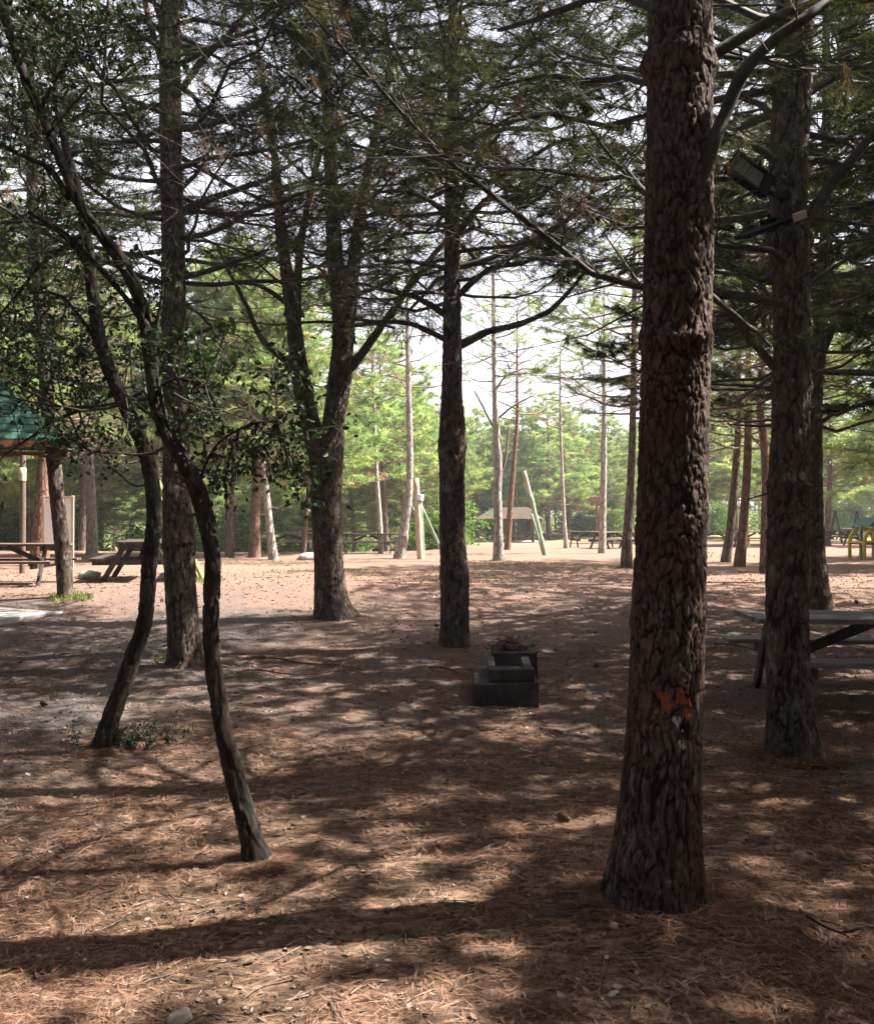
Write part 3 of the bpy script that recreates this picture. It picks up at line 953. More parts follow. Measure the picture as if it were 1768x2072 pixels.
def oak(label, trace, Y, seed, side, spots, circ, top=None):
    rows = smooth_path(trace, Y)
    b = Vector(rows[1][:3]); b.z = float(gz(b.x, b.y)[0])
    root = thing('oak_tree', label, 'tree', b)
    trunk_child(rows, root, b, M_bark_oak, .01, circ, bark_disp(.006, 26, .4, seed, flare=(.02, .08, 4)))
    rs = np.random.RandomState(seed)
    mb = MB()
    pool = [resample(rows, 80)[0][:, :3]]
    for st in side:
        srows = traced_limb(root, b, st, Y, M_bark_oak_plain)
        pool.append(resample(srows, 30)[0][6:, :3])
        for f in np.linspace(.25, 1, 5):
            i = f * (len(srows) - 1)
            a = int(min(i, len(srows) - 2))
            p = np.array(srows[a][:3]) + (np.array(srows[a + 1][:3]) - np.array(srows[a][:3])) * (i - a)
            leafy_sprays(mb, rs, [(p, rs.normal(0, 1, 3))], nsub=2, L=.3, lf=8)
    st = []
    PL = np.concatenate(pool)
    for (px, py, rp, dY, n) in spots:
        for i in range(int(n * .36 + .5)):
            q = at(px + rs.normal(0, rp), py + rs.normal(0, rp * .7), Y + dY + rs.normal(0, rp / 500.))
            q = np.array(q)
            # join each spray to the stem with a thin branch
            j = int(np.argmin(np.linalg.norm(PL - (q + [0, 0, -.12]), axis=1)))
            stem = PL[j]
            mid = (stem + q) / 2 + np.array([0, 0, -.06]) + rs.normal(0, .03, 3)
            pp, _ = resample(np.array([stem, mid, q]), 7)
            V, F, _ = tube(pp, np.linspace(.009, .004, 7), 5)
            mb.add(V, F, 0, var=.5)
            st.append((q, q - stem + rs.normal(0, .2, 3)))
    leafy_sprays(mb, rs, st, nsub=3, L=.26, lf=12, rad=.045)
    mb.build('crown', [M_twig_dark, M_oakleaf], root, b)
    return root
M_twig_dark = simple('dark_twig', (.03, .024, .02), (.07, .055, .045), (20, 20, 20))
M_bark_oak_plain = bark_mat('bark_oak_limb', (.010, .008, .007), (.035, .029, .025), (.085, .07, .06), sx=30, sz=14, bump=.8, dist=.008)
YG1, YG2 = 6.0, 4.12
rootG1 = oak('thin dark oak at the left, rising from a patch of leafy sprouts',
    [(200, 1550, 50), (205, 1525, 42), (222, 1460, 36), (250, 1385, 34), (272, 1320, 33), (290, 1270, 30), (299, 1200, 29), (303, 1130, 29), (312, 1050, 29), (308, 980, 29), (292, 910, 28), (262, 840, 27), (232, 775, 26), (208, 710, 25), (192, 630, 23), (182, 540, 22), (170, 450, 20), (150, 360, 17), (125, 260, 14), (110, 160, 12), (120, 40, 10), (130, -60, 8)],
    YG1, 81, [[(185, 560, 12), (150, 500, 9), (90, 455, 7), (20, 450, 5), (-60, 460, 4)], [(235, 790, 11), (180, 820, 8), (110, 850, 6), (40, 900, 4)],
              [(205, 700, 12), (160, 640, 9), (120, 600, 7), (60, 590, 5)], [(250, 815, 9), (320, 780, 7), (390, 800, 5)],
              [(175, 470, 11), (120, 510, 8), (60, 560, 6), (0, 640, 4)]],
    [(60, 700, 55, .1, 22), (150, 760, 50, -.1, 20), (60, 820, 45, 0, 12), (250, 700, 40, .2, 10), (180, 860, 35, 0, 8), (10, 930, 15, 0, 4), (20, 640, 40, 0, 10), (160, 80, 55, 0, 14), (90, 200, 45, 0, 8), (230, 40, 40, 0, 8), (250, 930, 25, .1, 5)], 44)
rootG2 = oak('thin curved oak nearest the camera, bending left across the straight pine',
    [(524, 1775, 74), (521, 1745, 58), (508, 1690, 44), (485, 1610, 38), (462, 1520, 36), (445, 1440, 34), (432, 1350, 32), (427, 1280, 31), (428, 1200, 31), (430, 1130, 30), (418, 1060, 31), (398, 990, 33), (370, 930, 31), (338, 875, 29), (318, 820, 28), (308, 750, 27), (298, 680, 26), (284, 615, 24), (258, 550, 23), (225, 500, 22), (185, 450, 22), (150, 390, 20), (115, 305, 19), (75, 215, 18), (45, 140, 17), (15, 50, 16), (-20, -50, 14)],
    YG2, 91, [[(292, 660, 15), (265, 620, 12), (225, 570, 11), (180, 520, 9), (130, 470, 7), (60, 430, 5)], [(140, 400, 14), (105, 345, 12), (50, 315, 10), (-20, 280, 8)],
              [(310, 790, 8), (360, 770, 6), (420, 790, 5), (450, 850, 4)], [(300, 700, 9), (325, 620, 7), (330, 540, 5)],
              [(395, 990, 7), (440, 900, 6), (500, 860, 5), (560, 850, 4)], [(80, 225, 9), (120, 150, 7), (170, 90, 5)]],
    [(400, 850, 38, .1, 9), (350, 800, 35, 0, 5), (560, 850, 34, .1, 12), (590, 900, 22, .1, 8), (540, 900, 18, 0, 4), (430, 930, 25, .1, 4), (80, 60, 40, 0, 7), (200, 120, 45, 0, 9), (280, 760, 25, 0, 5), (190, 900, 18, 0, 3), (0, 760, 35, 0, 6)], 50)

# ------------------------------------------------------------------ shared crowns for trees farther off
def make_crown_mesh(seed, H, h0, L0, nbr, nl, nw, per, sub, ntw, tpt, needle, twig, dead=.1, prof=None, el=(0, 30), bare_low=.2, wood=1.3):
    rs = np.random.RandomState(seed)
    mb = MB()
    path = np.array([[0, 0, z, .12 * (1 - z / (H * 1.05)) + .01] for z in np.linspace(0, H, 12)])
    crown(mb, rs, path, h0, H - .1, nbr, L0, .5, el=el, curve=.22, per=per, nl=nl, nw=nw, sub=sub, tpt=tpt, ntw=ntw, dead=dead, tube_k=4, prof=prof, bare_low=bare_low, wood=wood)
    return mb.build('crown', [twig, needle], link=False)
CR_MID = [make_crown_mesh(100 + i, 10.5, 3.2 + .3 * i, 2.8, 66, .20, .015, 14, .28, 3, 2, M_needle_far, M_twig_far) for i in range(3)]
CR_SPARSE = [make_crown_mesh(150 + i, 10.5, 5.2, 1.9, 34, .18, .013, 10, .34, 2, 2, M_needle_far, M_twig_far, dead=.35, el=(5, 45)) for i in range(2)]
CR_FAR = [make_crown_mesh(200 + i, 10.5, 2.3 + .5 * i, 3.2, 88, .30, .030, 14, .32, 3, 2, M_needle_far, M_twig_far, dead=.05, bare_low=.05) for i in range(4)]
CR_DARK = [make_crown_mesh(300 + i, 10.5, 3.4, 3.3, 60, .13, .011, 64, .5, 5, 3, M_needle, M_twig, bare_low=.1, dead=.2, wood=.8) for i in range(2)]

CR_LOW = [make_crown_mesh(320 + i, 10.5, 1.8, 3.4, 90, .26, .028, 14, .32, 3, 2, M_needle, M_twig, bare_low=.05) for i in range(2)]
def make_trunk_mesh(seed, H, r, bark, lean=.3):
    rs = np.random.RandomState(seed)
    rows = [[0, 0, -.4, r * 1.35], [0, 0, 0, r * 1.2], [0, 0, .35, r]]
    x = y = 0
    for z in np.linspace(1.5, H, 7):
        x += rs.normal(0, lean * .25); y += rs.normal(0, lean * .25)
        rows.append([x * .5, y * .5, z, r * (1 - z / H) * .92 + .02])
    R, s = resample(np.array(rows), 40)
    V, F, _ = tube(R[:, :3], R[:, 3] * (1 + .06 * vnoise(R[:, :3] * 4, seed)), 12)
    mb = MB().add(V, F, 0)
    return mb.build('trunk', bark, link=False)
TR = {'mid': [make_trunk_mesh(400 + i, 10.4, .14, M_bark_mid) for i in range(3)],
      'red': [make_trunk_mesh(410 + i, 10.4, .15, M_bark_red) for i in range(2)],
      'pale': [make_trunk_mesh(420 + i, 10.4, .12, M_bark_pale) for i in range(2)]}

def traced_back(label, trace, barkm, H, crowns, idx, Y=None, sc=1.0, name='pine_tree', group=None, limbs=(), nocrown=False):
    p0 = gp(trace[0][0], trace[0][1])
    Y = Y or p0.y
    t0 = trace[0]
    tr = [(t0[0], t0[1] + 22, t0[2] * 1.25), (t0[0], t0[1], t0[2] * 1.1)] + list(trace[1:])
    rows = smooth_path(tr, Y, H * sc, .02)
    b = Vector((p0.x, Y, float(gz(p0.x, Y)[0])))
    root = thing(name, label, 'tree', b, group=group)
    R, s = resample(rows, 50)
    rad = np.maximum(R[:, 3], .02)
    V, F, _ = tube(R[:, :3], rad * (1 + .07 * vnoise(R[:, :3] * 5, idx)), 14)
    MB().add(V, F, 0).build('trunk', barkm, root, b)
    for lt in limbs:
        traced_limb(root, b, lt, Y, M_twig_far, 6)
    if not nocrown:
        k = int(np.argmin(abs(R[:, 2] - H * .6)))
        ob('crown', crowns[idx % len(crowns)], root, (R[k, 0] - b.x, R[k, 1] - b.y, 0), idx * 1.7, sc)
    return root

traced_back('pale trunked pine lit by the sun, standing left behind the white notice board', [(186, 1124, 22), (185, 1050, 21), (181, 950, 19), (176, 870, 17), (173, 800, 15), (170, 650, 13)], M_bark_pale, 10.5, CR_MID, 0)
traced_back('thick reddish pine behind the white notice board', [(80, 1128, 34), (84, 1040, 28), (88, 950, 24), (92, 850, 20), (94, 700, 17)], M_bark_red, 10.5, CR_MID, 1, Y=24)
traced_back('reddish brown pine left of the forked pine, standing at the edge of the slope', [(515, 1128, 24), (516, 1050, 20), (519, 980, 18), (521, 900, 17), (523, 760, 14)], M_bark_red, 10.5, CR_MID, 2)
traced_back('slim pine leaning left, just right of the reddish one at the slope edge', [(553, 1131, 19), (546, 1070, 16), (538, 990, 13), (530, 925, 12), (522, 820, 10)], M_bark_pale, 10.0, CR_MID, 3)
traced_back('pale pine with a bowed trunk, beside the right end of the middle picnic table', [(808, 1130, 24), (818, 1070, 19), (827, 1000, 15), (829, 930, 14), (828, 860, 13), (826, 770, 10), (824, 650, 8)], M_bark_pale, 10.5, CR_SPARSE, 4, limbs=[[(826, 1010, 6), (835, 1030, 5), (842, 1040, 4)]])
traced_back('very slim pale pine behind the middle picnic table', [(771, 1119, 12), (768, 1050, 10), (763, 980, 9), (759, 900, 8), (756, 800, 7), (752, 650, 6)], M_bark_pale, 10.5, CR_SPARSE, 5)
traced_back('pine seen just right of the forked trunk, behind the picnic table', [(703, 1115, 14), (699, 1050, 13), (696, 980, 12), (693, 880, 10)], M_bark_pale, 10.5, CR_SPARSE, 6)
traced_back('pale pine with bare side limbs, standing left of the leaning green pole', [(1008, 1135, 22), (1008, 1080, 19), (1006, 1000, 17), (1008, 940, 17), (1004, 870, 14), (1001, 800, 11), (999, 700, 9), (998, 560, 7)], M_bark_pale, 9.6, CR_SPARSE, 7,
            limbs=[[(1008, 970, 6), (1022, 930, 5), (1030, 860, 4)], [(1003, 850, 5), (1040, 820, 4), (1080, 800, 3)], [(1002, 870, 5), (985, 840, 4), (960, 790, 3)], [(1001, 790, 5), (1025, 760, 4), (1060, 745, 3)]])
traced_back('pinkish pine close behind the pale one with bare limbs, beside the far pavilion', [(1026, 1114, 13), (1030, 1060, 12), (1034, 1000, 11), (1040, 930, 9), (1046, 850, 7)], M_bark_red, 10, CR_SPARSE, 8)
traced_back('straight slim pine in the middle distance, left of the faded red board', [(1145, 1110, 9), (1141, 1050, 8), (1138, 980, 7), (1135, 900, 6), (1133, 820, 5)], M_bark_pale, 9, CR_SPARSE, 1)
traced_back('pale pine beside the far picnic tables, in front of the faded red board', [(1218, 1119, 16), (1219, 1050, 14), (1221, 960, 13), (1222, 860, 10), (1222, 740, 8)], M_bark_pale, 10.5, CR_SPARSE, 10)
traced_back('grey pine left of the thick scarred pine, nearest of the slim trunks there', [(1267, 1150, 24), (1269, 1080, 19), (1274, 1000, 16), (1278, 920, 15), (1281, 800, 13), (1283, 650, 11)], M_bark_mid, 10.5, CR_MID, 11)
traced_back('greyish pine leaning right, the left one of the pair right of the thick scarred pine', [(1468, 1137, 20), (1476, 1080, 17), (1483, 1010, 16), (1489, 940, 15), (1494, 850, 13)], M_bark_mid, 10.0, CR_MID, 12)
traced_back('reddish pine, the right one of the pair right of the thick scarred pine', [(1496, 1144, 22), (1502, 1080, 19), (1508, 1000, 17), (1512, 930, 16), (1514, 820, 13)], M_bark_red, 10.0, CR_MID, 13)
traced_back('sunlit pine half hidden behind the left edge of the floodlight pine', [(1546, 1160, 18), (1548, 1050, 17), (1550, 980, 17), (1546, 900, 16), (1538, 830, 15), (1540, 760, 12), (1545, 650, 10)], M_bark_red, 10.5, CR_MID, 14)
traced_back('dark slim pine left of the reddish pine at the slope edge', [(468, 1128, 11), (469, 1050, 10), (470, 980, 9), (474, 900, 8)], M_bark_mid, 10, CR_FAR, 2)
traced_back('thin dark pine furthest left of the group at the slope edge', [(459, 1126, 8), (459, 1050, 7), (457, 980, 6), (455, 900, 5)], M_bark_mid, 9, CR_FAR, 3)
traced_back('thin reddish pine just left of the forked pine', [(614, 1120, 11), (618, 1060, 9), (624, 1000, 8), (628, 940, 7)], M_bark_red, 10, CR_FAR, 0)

# shade-giving pines around the camera and beyond both sides of the view
rs0 = np.random.RandomState(7)
for i, (x, y, s_) in enumerate([(7.4, .6, .95), (9.4, 2.0, 1.0), (4.7, -1.6, .95), (6.3, 6.9, .8), (6.3, 2.2, .95), (3.5, .6, 1.0), (8.6, 5.3, 1.0), (5.7, 5.7, .75), (7.0, -.8, 1.0), (6.6, 10.9, 1.0), (6.6, 3.3, .6), (7.6, 9.2, 1.0), (10.2, 7.2, 1.0), (9.6, 11.0, 1.1), (3.9, -2.4, 1.0), (7.8, -1.8, 1.0), (-1.2, -3.0, 1.0),
                               (12.0, 15.0, 1.0), (-7.2, 5.2, .95), (-8.6, 9.5, 1.0), (8.6, 12.6, 1.0), (-6.0, -.5, .95)]):
    root = thing('pine_tree', 'tall pine standing outside the view, shading the forest floor', 'tree', (x, y, float(gz(x, y)[0])), i * 2.1, group='shade pines around the view', sc=s_)
    ob('trunk', TR['mid'][i % 3], root)
    ob('crown', CR_DARK[i % 2], root)

rq = np.random.RandomState(21)
qq = []
while len(qq) < 170:
    x, y = rq.uniform(-34, 38), rq.uniform(-32, 34)
    if y > 0 and abs(x) < .60 * y + 6.0: continue
    if x > 0 and y > -3.5 and x < 13.5 + .3 * y: continue
    if x * x + (y + 1) ** 2 < 20 or min([(x - a) ** 2 + (y - b) ** 2 for a, b in qq] + [99]) < 6.5: continue
    qq.append((x, y))
    root = thing('pine_tree', 'tall pine standing outside the view, shading the forest floor', 'tree', (x, y, float(gz(x, y)[0])), rq.rand() * 6, group='shade pines around the view', sc=rq.uniform(.9, 1.15))
    ob('trunk', TR['mid'][len(qq) % 3], root)
    ob('crown', CR_LOW[len(qq) % 2], root)
for lab, x, y in (('second pine hidden behind the floodlight pine, beyond the near picnic table', 3.76, 9.6), ('pine added behind the floodlight pine for its shade, its crown showing above', 7.05, 17.9),):  # the farther pine is added for the shade it throws on the middle ground
    root = thing('pine_tree', lab, 'tree', (x, y, float(gz(x, y)[0])), x)
    root.scale = (.85,) * 3 if y < 12 else (1,) * 3
    ob('trunk', TR['mid'][0], root); ob('crown', CR_DARK[0], root)
# middle distance and far pines
def place_back():
    rs = np.random.RandomState(5)
    pts = []
    def ok(x, y, dmin):
        return all((x - a) ** 2 + (y - b) ** 2 > dmin * dmin for a, b in pts)
    zones = [  # px range, Y range, count, dmin
        ((-250, 640), (37, 60), 26, 2.6), ((640, 900), (40, 60), 9, 2.6), ((-400, 900), (60, 95), 26, 3.0),
        ((900, 1300), (66, 100), 36, 3.0), ((1300, 2100), (42, 62), 9, 3.0), ((1300, 2200), (62, 100), 24, 3.0), ((1850, 2200), (22, 34), 4, 3.0), ((-420, -90), (20, 34), 6, 3.0),
        ((120, 640), (28, 36), 0, 3.0)]
    k = 0
    for (p0, p1), (y0, y1), cnt, dm in zones:
        c = tries = 0
        while c < cnt and tries < 4000:
            tries += 1
            Y = rs.uniform(y0, y1)
            x = (rs.uniform(p0, p1) - CX) / F_ * Y
            if not ok(x, Y, dm):
                continue
            pts.append((x, Y)); c += 1; k += 1
            nearz = Y < 45
            kind = ['mid', 'red', 'pale', 'mid'][k % 4]
            lab = {'mid': 'brown trunked pine', 'red': 'reddish trunked pine', 'pale': 'pale trunked pine'}[kind]
            px = CX + x / Y * F_
            if px < 640:
                lab += ' down the slope among the trees at the back left'
            elif px < 1300:
                lab += ' among the trees behind the far pavilion'
            else:
                lab += ' among the trees at the back right'
            zone = 'pines at the back left' if px < 640 else ('pines behind the pavilion' if px < 1300 else 'pines at the back right')
            s_ = rs.uniform(.8, 1.15)
            if 640 < px < 1300:
                s_ *= .93
            root = thing('pine_tree', lab, 'tree', (x, Y, float(gz(x, Y)[0])), rs.rand() * 6.28, group=lab.split(' pine')[0] + ' ' + zone, sc=s_)
            root.rotation_euler = (rs.normal(0, .03), rs.normal(0, .03), rs.rand() * 6.28)
            ob('trunk', TR[kind][k % len(TR[kind])], root)
            ob('crown', CR_FAR[k % 4], root)
place_back()

# shrubs
def shrub_mesh(seed, size=.10, n=420):
    rs = np.random.RandomState(seed)
    mb = MB()
    P = []
    for i in range(n):
        a = rs.rand() * 6.28
        r = abs(rs.normal(0, .55))
        z = rs.uniform(.1, 1.5) * (1 - .25 * r)
        P.append([math.cos(a) * r, math.sin(a) * r, z])
    P = np.array(P)
    V, F, v = leaves(rs, P, 9, .09, size, .5)
    mb.add(V, F, 1, smooth=False, var=v)
    S = np.zeros((40, 3)); E = P[:40]
    S[:, :2] = rs.normal(0, .1, (40, 2))
    V, F = twigs(S, E, rs.normal(0, .05, (40, 3)), .015, .004)
    mb.add(V, F, 0, var=.5)
    return mb
SH = []
for i in range(3):
    mb = shrub_mesh(500 + i)
    SH.append(mb.build('shrub', [M_twig_far, M_shrub], link=False))
rsb = np.random.RandomState(8)
for i in range(84):
    if i < 46:
        Y = rsb.uniform(40, 58); px = rsb.uniform(-150, 900)
        lab, grp = 'bright green shrub on the slope behind the clearing at the left', 'shrubs on the slope'
    else:
        Y = rsb.uniform(68, 95); px = rsb.uniform(950, 1950)
        lab, grp = 'green shrub growing among the far trees behind the pavilion and tables', 'shrubs among the far trees'
    x = (px - CX) / F_ * Y
    s_ = rsb.uniform(1.0, 2.1)
    o = ob('shrub', SH[i % 3], None, (x, Y, float(gz(x, Y)[0])), rsb.rand() * 6, s_)
    tag(o, lab, 'shrub', grp)

# far wood reading as one mass
def far_wood():
    rs = np.random.RandomState(77)
    n = 5200
    ang = rs.uniform(-.75, .75, n)
    Y = rs.uniform(105, 150, n)
    x = np.tan(ang) * Y
    top = 10.5 + 2.0 * vnoise(np.stack([x * .09, Y * .05, 0 * x], 1), 3)
    z = np.sqrt(rs.rand(n)) * top
    z = np.where(rs.rand(n) < .35, rs.rand(n) * 3, z)
    P = np.stack([x, Y, z + gz0(x, Y)], 1)
    V, F, v = needles(rs, P, np.tile([0, 0, .2], (n, 1)), 26, 1.2, .17, .9, 0, back=.8, var=rs.uniform(.0, .75, n))
    mb = MB().add(V, F, 1, smooth=False, var=v)
    m = 260
    xs = rs.uniform(-110, 110, m); ys = rs.uniform(104, 140, m)
    zb = gz0(xs, ys)
    S = np.stack([xs, ys, zb - .3], 1); E = np.stack([xs + rs.normal(0, .3, m), ys, zb + 9], 1)
    V, F = twigs(S, E, np.zeros((m, 3)), .17, .05)
    mb.add(V, F, 0, var=.5)
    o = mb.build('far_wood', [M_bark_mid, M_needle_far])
    o['kind'] = 'stuff'
    o['label'] = 'distant pine wood closing the view behind the picnic ground'
    o['category'] = 'wood'
far_wood()

# ================================================================== GROUND
def axis(a0, a1, fine, far, g=1.09):
    c = list(np.arange(a0, a1, fine))
    s = fine
    while c[-1] < far:
        s *= g
        c.append(c[-1] + s)
    return c
ys = axis(1.8, 9.5, .022, 700, 1.045)
ys = [-60, -30, -12, -5, -2, 0, 1, 1.5] + ys
xr = axis(0, 3.6, .022, 500, 1.07)
xs = [-v for v in xr[::-1]][:-1] + xr
X, Yg = np.meshgrid(np.array(xs), np.array(ys))
Z = gz(X.ravel(), Yg.ravel())
ny, nx = X.shape
i = np.arange(ny - 1)[:, None] * nx + np.arange(nx - 1)[None]
Fg = np.stack([i, i + 1, i + nx + 1, i + nx], -1).reshape(-1, 4)
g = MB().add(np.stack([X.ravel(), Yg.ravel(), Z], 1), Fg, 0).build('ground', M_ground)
struct(g)

# fallen needles
BASES = [((o.location.x, o.location.y), 3200, .5 * w_) for o, w_ in ((rootA, .36), (rootB, .34), (rootG1, .13), (rootG2, .13))]
def litter():
    rs = np.random.RandomState(3)
    N = 150000
    Y = 2.4 + (rs.rand(N) ** 1.5) * 8.5
    x = rs.uniform(-.56, .56, N) * Y
    dens = fbm(np.stack([x * 1.6, Y * 1.6, 0 * x], 1), 3, 44)
    keep = rs.rand(N) < np.clip(.55 + .7 * dens, .08, 1)
    x, Y = x[keep], Y[keep]
    n = len(x)
    z = gz(x, Y) + .003 + rs.rand(n) ** 3 * .014
    a = rs.rand(n) * 6.28
    L = rs.uniform(.06, .13, n)
    tilt = rs.normal(0, .06, n)
    V = []
    for o_, cnt, rr_ in BASES:
        k_ = rs.choice(n, cnt, replace=False)
        aa = rs.rand(cnt) * 6.28
        q_ = rr_ * (1 + .9 * rs.rand(cnt) ** 1.6)
        x[k_] = o_[0] + np.cos(aa) * q_
        Y[k_] = o_[1] + np.sin(aa) * q_
        z[k_] = gz(x[k_], Y[k_]) + .004 + rs.rand(cnt) * .03
    c = np.stack([x, Y, z], 1)
    bend = rs.normal(0, .25, n)
    for dd in (0, .13):
        d1 = np.stack([np.cos(a + dd), np.sin(a + dd), tilt], 1)
        d2 = np.stack([np.cos(a + dd + bend), np.sin(a + dd + bend), tilt * 0], 1)
        u = np.stack([-np.sin(a), np.cos(a), 0 * a], 1) * (.00045 + .00011 * Y)[:, None]
        m = c + d1 * L[:, None] * .5
        e = m + d2 * L[:, None] * .5
        V.append(np.stack([c - u, c + u, m + u, m - u, e], 1))
    V = np.concatenate(V)
    V = V.reshape(-1, 3)
    k = np.arange(len(V) // 5)[:, None] * 5
    F4 = k + np.array([[0, 1, 2, 3]]); F3 = k + np.array([[3, 2, 4]])
    v = np.tile(np.repeat(rs.beta(2, 2, n), 5), 2)
    o = MB().add(V, [F4, F3], 0, smooth=False, var=v).build('needle_litter', M_litter)
    tag(o, 'fallen brown pine needles covering the forest floor', 'needle litter', kind='stuff')
    # small fallen twigs
    N = 1500
    Y = 2.6 + (rs.rand(N) ** 1.2) * 16
    x = rs.uniform(-.56, .56, N) * Y
    a = rs.rand(N) * 6.28
    L = rs.uniform(.04, .2, N)
    S = np.stack([x, Y, gz(x, Y) + .006], 1)
    x2, Y2 = x + np.cos(a) * L, Y + np.sin(a) * L
    E = np.stack([x2, Y2, gz(x2, Y2) + .010], 1)
    V, F = twigs(S, E, rs.normal(0, .012, (N, 3)) * np.array([1, 1, .2]), rs.uniform(.0015, .005, N), .0015)
    o = MB().add(V, F, 0).build('twig_litter', simple('fallen_twig', (.06, .045, .038), (.26, .21, .18), (30, 30, 30)))
    tag(o, 'small broken twigs scattered over the forest floor', 'twig litter', kind='stuff')
    # bits of dry leaf, bark and chips
    N = 38000
    Y = 2.4 + (rs.rand(N) ** 1.35) * 19
    x = rs.uniform(-.56, .56, N) * Y
    P = np.stack([x, Y, gz(x, Y) + .006], 1)
    V, F, v = leaves(rs, P, 1, 0, .022, .35)
    V = V.reshape(-1, 6, 3)
    c = P[:, None]
    s = (rs.uniform(.3, 1.55, N) ** 1.7 * (1 + .07 * (Y - 4).clip(0, 20)))[:, None, None]
    V = c + (V - c) * s * np.array([1, 1, .45])
    v = np.repeat(np.clip(rs.beta(1.2, 2.2, N), 0, 1), 6)
    o = MB().add(V.reshape(-1, 3), F, 0, smooth=False, var=v).build('leaf_litter', M_dryleaf)
    tag(o, 'scattered bits of dry leaf and bark on the ground', 'leaf litter', kind='stuff')
litter()

def grass_patch(name, label, spots, seed, kind='stuff'):
    rs = np.random.RandomState(seed)
    V, Fs, vs = [], [], []
    P = []
    for (x, y, r, n, h) in spots:
        for i in range(n):
            a = rs.rand() * 6.28; q = r * math.sqrt(rs.rand())
            P.append((x + math.cos(a) * q, y + math.sin(a) * q, h * rs.uniform(.5, 1.2)))
    P = np.array(P)
    n = len(P)
    z = gz(P[:, 0], P[:, 1])
    b = np.stack([P[:, 0], P[:, 1], z], 1)
    d = nrm(np.stack([rs.normal(0, .45, n), rs.normal(0, .45, n), np.ones(n)], 1))
    a = rs.rand(n) * 6.28
    u = np.stack([np.cos(a), np.sin(a), 0 * a], 1) * (.0022 + .0004 * P[:, 1])[:, None]
    m = b + d * P[:, 2:3] * .6
    e = m + nrm(d + np.stack([rs.normal(0, .6, n), rs.normal(0, .6, n), -.3 * np.ones(n)], 1)) * P[:, 2:3] * .4
    V = np.stack([b - u, b + u, m + u * .8, m - u * .8, e], 1).reshape(-1, 3)
    k = np.arange(n)[:, None] * 5
    o = MB().add(V, [k + np.array([[0, 1, 2, 3]]), k + np.array([[3, 2, 4]])], 0, smooth=False, var=np.repeat(rs.beta(2, 3, n), 5)).build(name, M_grass)
    tag(o, label, 'grass', kind=kind)
    return o
gH = gp(140, 1216)
grass_patch('grass', 'thin green grass round the leaning pine and over the clearing', 
            [(gH.x + .05, gH.y - .05, .35, 260, .12), (gp(335, 1345).x, gp(335, 1345).y, .12, 60, .12), (gp(405, 1178).x, gp(405, 1178).y, .5, 200, .12)] +
            [(gp(px, py).x, gp(px, py).y, r, n, .07) for px, py, r, n in [(500, 1140, 2, 260), (620, 1160, 2, 240), (1060, 1150, 2.5, 360), (1000, 1140, 1.5, 200), (1450, 1125, 2, 200), (1650, 1180, 1.2, 120), (900, 1170, 2, 160), (1290, 1150, .8, 120)]], 12)

# low leafy sprouts at the foot of the dark oak
def sprouts(label, px, py, spread, n, seed, size=.03):
    b = gp(px, py)
    rs = np.random.RandomState(seed)
    mb = MB()
    st = []
    for i in range(n):
        x = b.x + rs.normal(0, spread); y = b.y + rs.normal(0, spread * .6)
        st.append(((x, y, float(gz(x, y)[0])), (rs.normal(0, .4), rs.normal(0, .4), 1)))
    leafy_sprays(mb, rs, st, nsub=3, L=.14, lf=8, size=size, rad=.02)
    o = mb.build('oak_sprouts', [M_twig_dark, M_oakleaf], None, b)
    o.location = b
    tag(o, label, 'plant')
sprouts('low leafy oak sprouts around the foot of the thin dark oak', 265, 1525, .22, 15, 5, .024)
sprouts('small green seedling at the foot of the straight left pine', 345, 1352, .01, 3, 6)

# ================================================================== BUILT THINGS
def box(mb, c, s, R=None, mat=0, jit=0.0, rs=None):
    V = np.array([[x, y, z] for x in (-.5, .5) for y in (-.5, .5) for z in (-.5, .5)]) * np.array(s)
    if jit and rs is not None:
        V = V + rs.normal(0, jit, V.shape)
    if R is not None:
        V = V @ np.array(R).T
    V = V + np.array(c)
    F = np.array([[0, 1, 3, 2], [4, 6, 7, 5], [0, 4, 5, 1], [2, 3, 7, 6], [0, 2, 6, 4], [1, 5, 7, 3]])
    mb.add(V, F, mat, smooth=False)

def beam(mb, a, b, w_, h_, mat=0):
    """box beam from a to b"""
    a, b = Vector(a), Vector(b)
    d = (b - a)
    q = d.to_track_quat('X', 'Z').to_matrix()
    box(mb, (a + b) / 2, (d.length, w_, h_), np.array(q), mat)

def bev(o, w_=.006, seg=2):
    m = o.modifiers.new('bevel', 'BEVEL')
    m.width = w_
    m.segments = seg
    m.limit_method = 'ANGLE'
    return o

